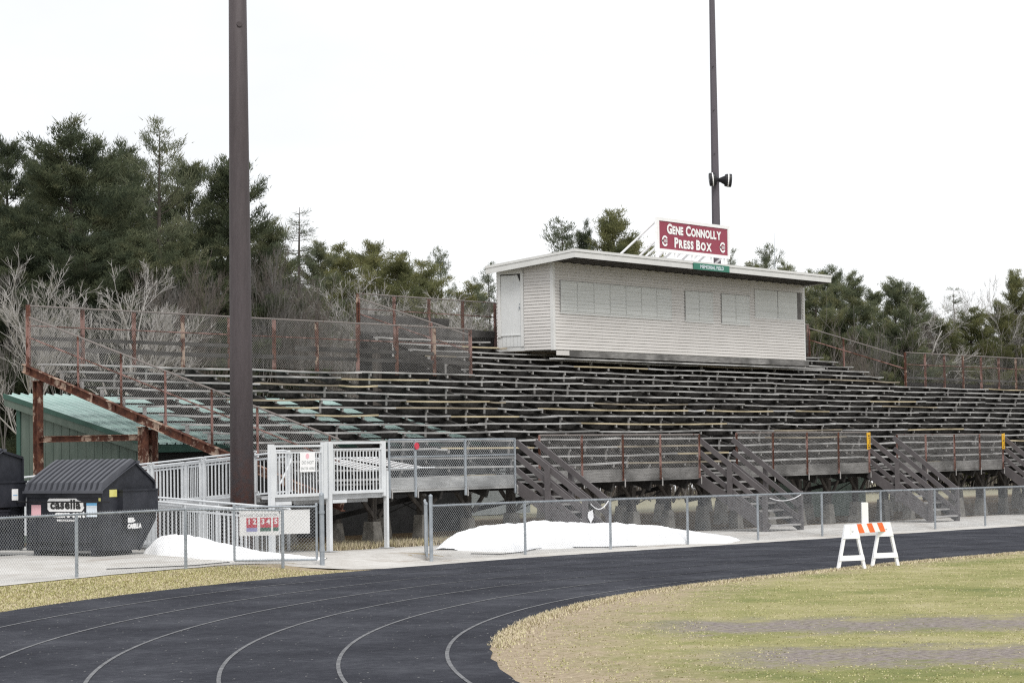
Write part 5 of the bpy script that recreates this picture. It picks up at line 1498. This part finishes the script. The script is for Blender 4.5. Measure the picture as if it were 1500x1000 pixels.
# ------------------------------------------------------------------ grass
def blades(n, pick, name, hmin, hmax, seed, mats):
    r = random.Random(seed); s_ = MB(); c = 0
    while c < n:
        x, y, sc = pick(r)
        if x is None: c += 1; continue
        z = zt(x, y); c += 1
        for q in range(r.choice((2, 3, 4))):
            th = r.uniform(0, 6.28); h = r.uniform(hmin, hmax) * sc; w = .006 + .006 * r.random()
            px_, py_ = x + r.uniform(-.05, .05), y + r.uniform(-.05, .05)
            lx, ly = math.cos(th) * h * r.uniform(.2, 1.0), math.sin(th) * h * r.uniform(.2, 1.0)
            sx, sy = -math.sin(th) * w, math.cos(th) * w
            k = len(s_.v); s_.v.extend([(px_ - sx, py_ - sy, z), (px_ + sx, py_ + sy, z), (px_ + lx, py_ + ly, z + h)]); s_.f.append((k, k + 1, k + 2)); s_.m.append(r.choice(mats))
    return s_
gm = [mottled('grass_blade_green', (.33, .33, .14), (.44, .42, .20), 3, .9, bump=0), mottled('grass_blade_straw', (.45, .41, .235), (.56, .51, .32), 3, .9, bump=0), mottled('grass_blade_dead', (.44, .375, .265), (.56, .485, .36), 3, .9, bump=0)]
def pick_infield(r):
    u, v = r.random(), r.random()
    D = 20 + 40 * v ** 1.35; X = -1.6 + (15.5) * u
    x = -42.91 + .5869 * X + .8097 * D; y = -36.11 - .8097 * X + .5869 * D
    R = rad(x, y)
    if R > 26.1: return None, None, None
    for c0, s0 in ((32.9, 2.6), (28.1, 3.2)):
        if abs(D - c0) < 1.1 and X > s0 and r.random() < .93: return None, None, None
    return x, y, .75 if R < 24.8 else .9
s_ = blades(26000, pick_infield, 'grass', .008, .022, 1, (0, 0, 0, 1, 1, 2)); tag(s_.build('grass', gm), kind='stuff')
def pick_edge(r):
    t = r.random() * 46 - 16
    R = 26.1 - abs(r.gauss(0, .16)) + .03
    if t > 0: x, y = TC[0] + t, TC[1] + R
    else: th = PI / 2 - t / R; x, y = TC[0] + R * math.cos(th), TC[1] + R * math.sin(th)
    return x, y, 1.0
s_ = blades(9000, pick_edge, 'grass', .02, .05, 2, (1, 2, 2)); tag(s_.build('dead_grass', gm), kind='stuff')
def pick_verge(r):
    x = r.uniform(-21, -4.6); d = r.uniform(-.02, 2.35)
    R = 35.0 + d; y = TC[1] + math.sqrt(max(R * R - (min(x, TC[0]) - TC[0]) ** 2, 0))
    lim = 2.3 * (1 - S((x + 6.4) / 1.8))
    if d > lim: return None, None, None
    return x, y, 1.0 if d > .2 else .8
s_ = blades(20000, pick_verge, 'grass', .012, .038, 3, (0, 0, 1, 1, 2, 2)); tag(s_.build('grass', gm), kind='stuff')
def pick_under(r):
    x = r.uniform(-.2, 9); y = .15 + abs(r.gauss(0, .8)); return x, y, 1.0
s_ = blades(5000, pick_under, 'grass', .06, .22, 4, (2, 2, 1)); tag(s_.build('dead_grass', gm), kind='stuff')

# ------------------------------------------------------------------ light, sky, camera
EL, AZ = math.radians(52), math.radians(232)
w = bpy.data.worlds.new('World'); scene.world = w; w.use_nodes = True
nt = w.node_tree; nt.nodes.clear()
out = nt.nodes.new('ShaderNodeOutputWorld'); bg = nt.nodes.new('ShaderNodeBackground'); sky = nt.nodes.new('ShaderNodeTexSky')
sky.sky_type = 'NISHITA'; sky.sun_disc = False; sky.sun_elevation = EL; sky.sun_rotation = math.radians(90) - AZ
# overcast: thin bright cloud veil over the clear sky
tc = nt.nodes.new('ShaderNodeTexCoord'); mp = nt.nodes.new('ShaderNodeMapping'); mp.inputs['Scale'].default_value = (1, 1, 2.5)
nz = nt.nodes.new('ShaderNodeTexNoise'); nz.inputs['Scale'].default_value = 2.2; nz.inputs['Detail'].default_value = 6
nt.links.new(tc.outputs['Generated'], mp.inputs['Vector']); nt.links.new(mp.outputs[0], nz.inputs['Vector'])
rp_ = nt.nodes.new('ShaderNodeValToRGB'); e = rp_.color_ramp.elements
e[0].position = .35; e[0].color = (10.1, 10.25, 10.45, 1); e[1].position = .68; e[1].color = (13.0, 13.05, 13.1, 1)
nt.links.new(nz.outputs['Fac'], rp_.inputs[0])
mx = nt.nodes.new('ShaderNodeMix'); mx.data_type = 'RGBA'; mx.inputs['Factor'].default_value = .93
nt.links.new(sky.outputs[0], mx.inputs['A']); nt.links.new(rp_.outputs[0], mx.inputs['B'])
nt.links.new(mx.outputs['Result'], bg.inputs['Color']); bg.inputs['Strength'].default_value = .10
nt.links.new(bg.outputs[0], out.inputs[0])
su = bpy.data.lights.new('sun', 'SUN'); su.energy = 2.5; su.angle = math.radians(22); su.color = (1, .97, .93)
so = bpy.data.objects.new('sun', su); COL.objects.link(so)
dirv = Vector((math.cos(EL) * math.cos(AZ), math.cos(EL) * math.sin(AZ), math.sin(EL)))
so.rotation_euler = dirv.to_track_quat('Z', 'Y').to_euler(); so.location = (0, 0, 60)

cam = bpy.data.cameras.new('camera'); co = bpy.data.objects.new('camera', cam); COL.objects.link(co)
cam.sensor_width = 36; cam.sensor_fit = 'HORIZONTAL'; cam.lens = 3482.9 / 1500 * 36; cam.clip_start = .1; cam.clip_end = 6000
psi, pit, rol = .6272, .0447, .0145
ux, uy = math.sin(psi), math.cos(psi)
Rv = Vector((ux, -uy, 0)); Dv = Vector((uy, ux, 0)); Zv = Vector((0, 0, 1))
F = Dv * math.cos(pit) + Zv * math.sin(pit); U = Zv * math.cos(pit) - Dv * math.sin(pit)
c, sn = math.cos(rol), math.sin(rol)
Rr = Rv * c - U * sn; Ur = U * c + Rv * sn
m = Matrix((Rr, Ur, -F)).transposed().to_4x4(); m.translation = Vector((-42.91, -36.11, 2.5)); co.matrix_world = m
scene.camera = co
scene.view_settings.view_transform = 'Standard'; scene.view_settings.look = 'None'; scene.view_settings.exposure = 0; scene.view_settings.gamma = 1
scene.cycles.use_denoising = False; scene.cycles.use_adaptive_sampling = False; scene.cycles.filter_width = 1.25
scene.cycles.max_bounces = 6; scene.cycles.diffuse_bounces = 3; scene.cycles.transparent_max_bounces = 8
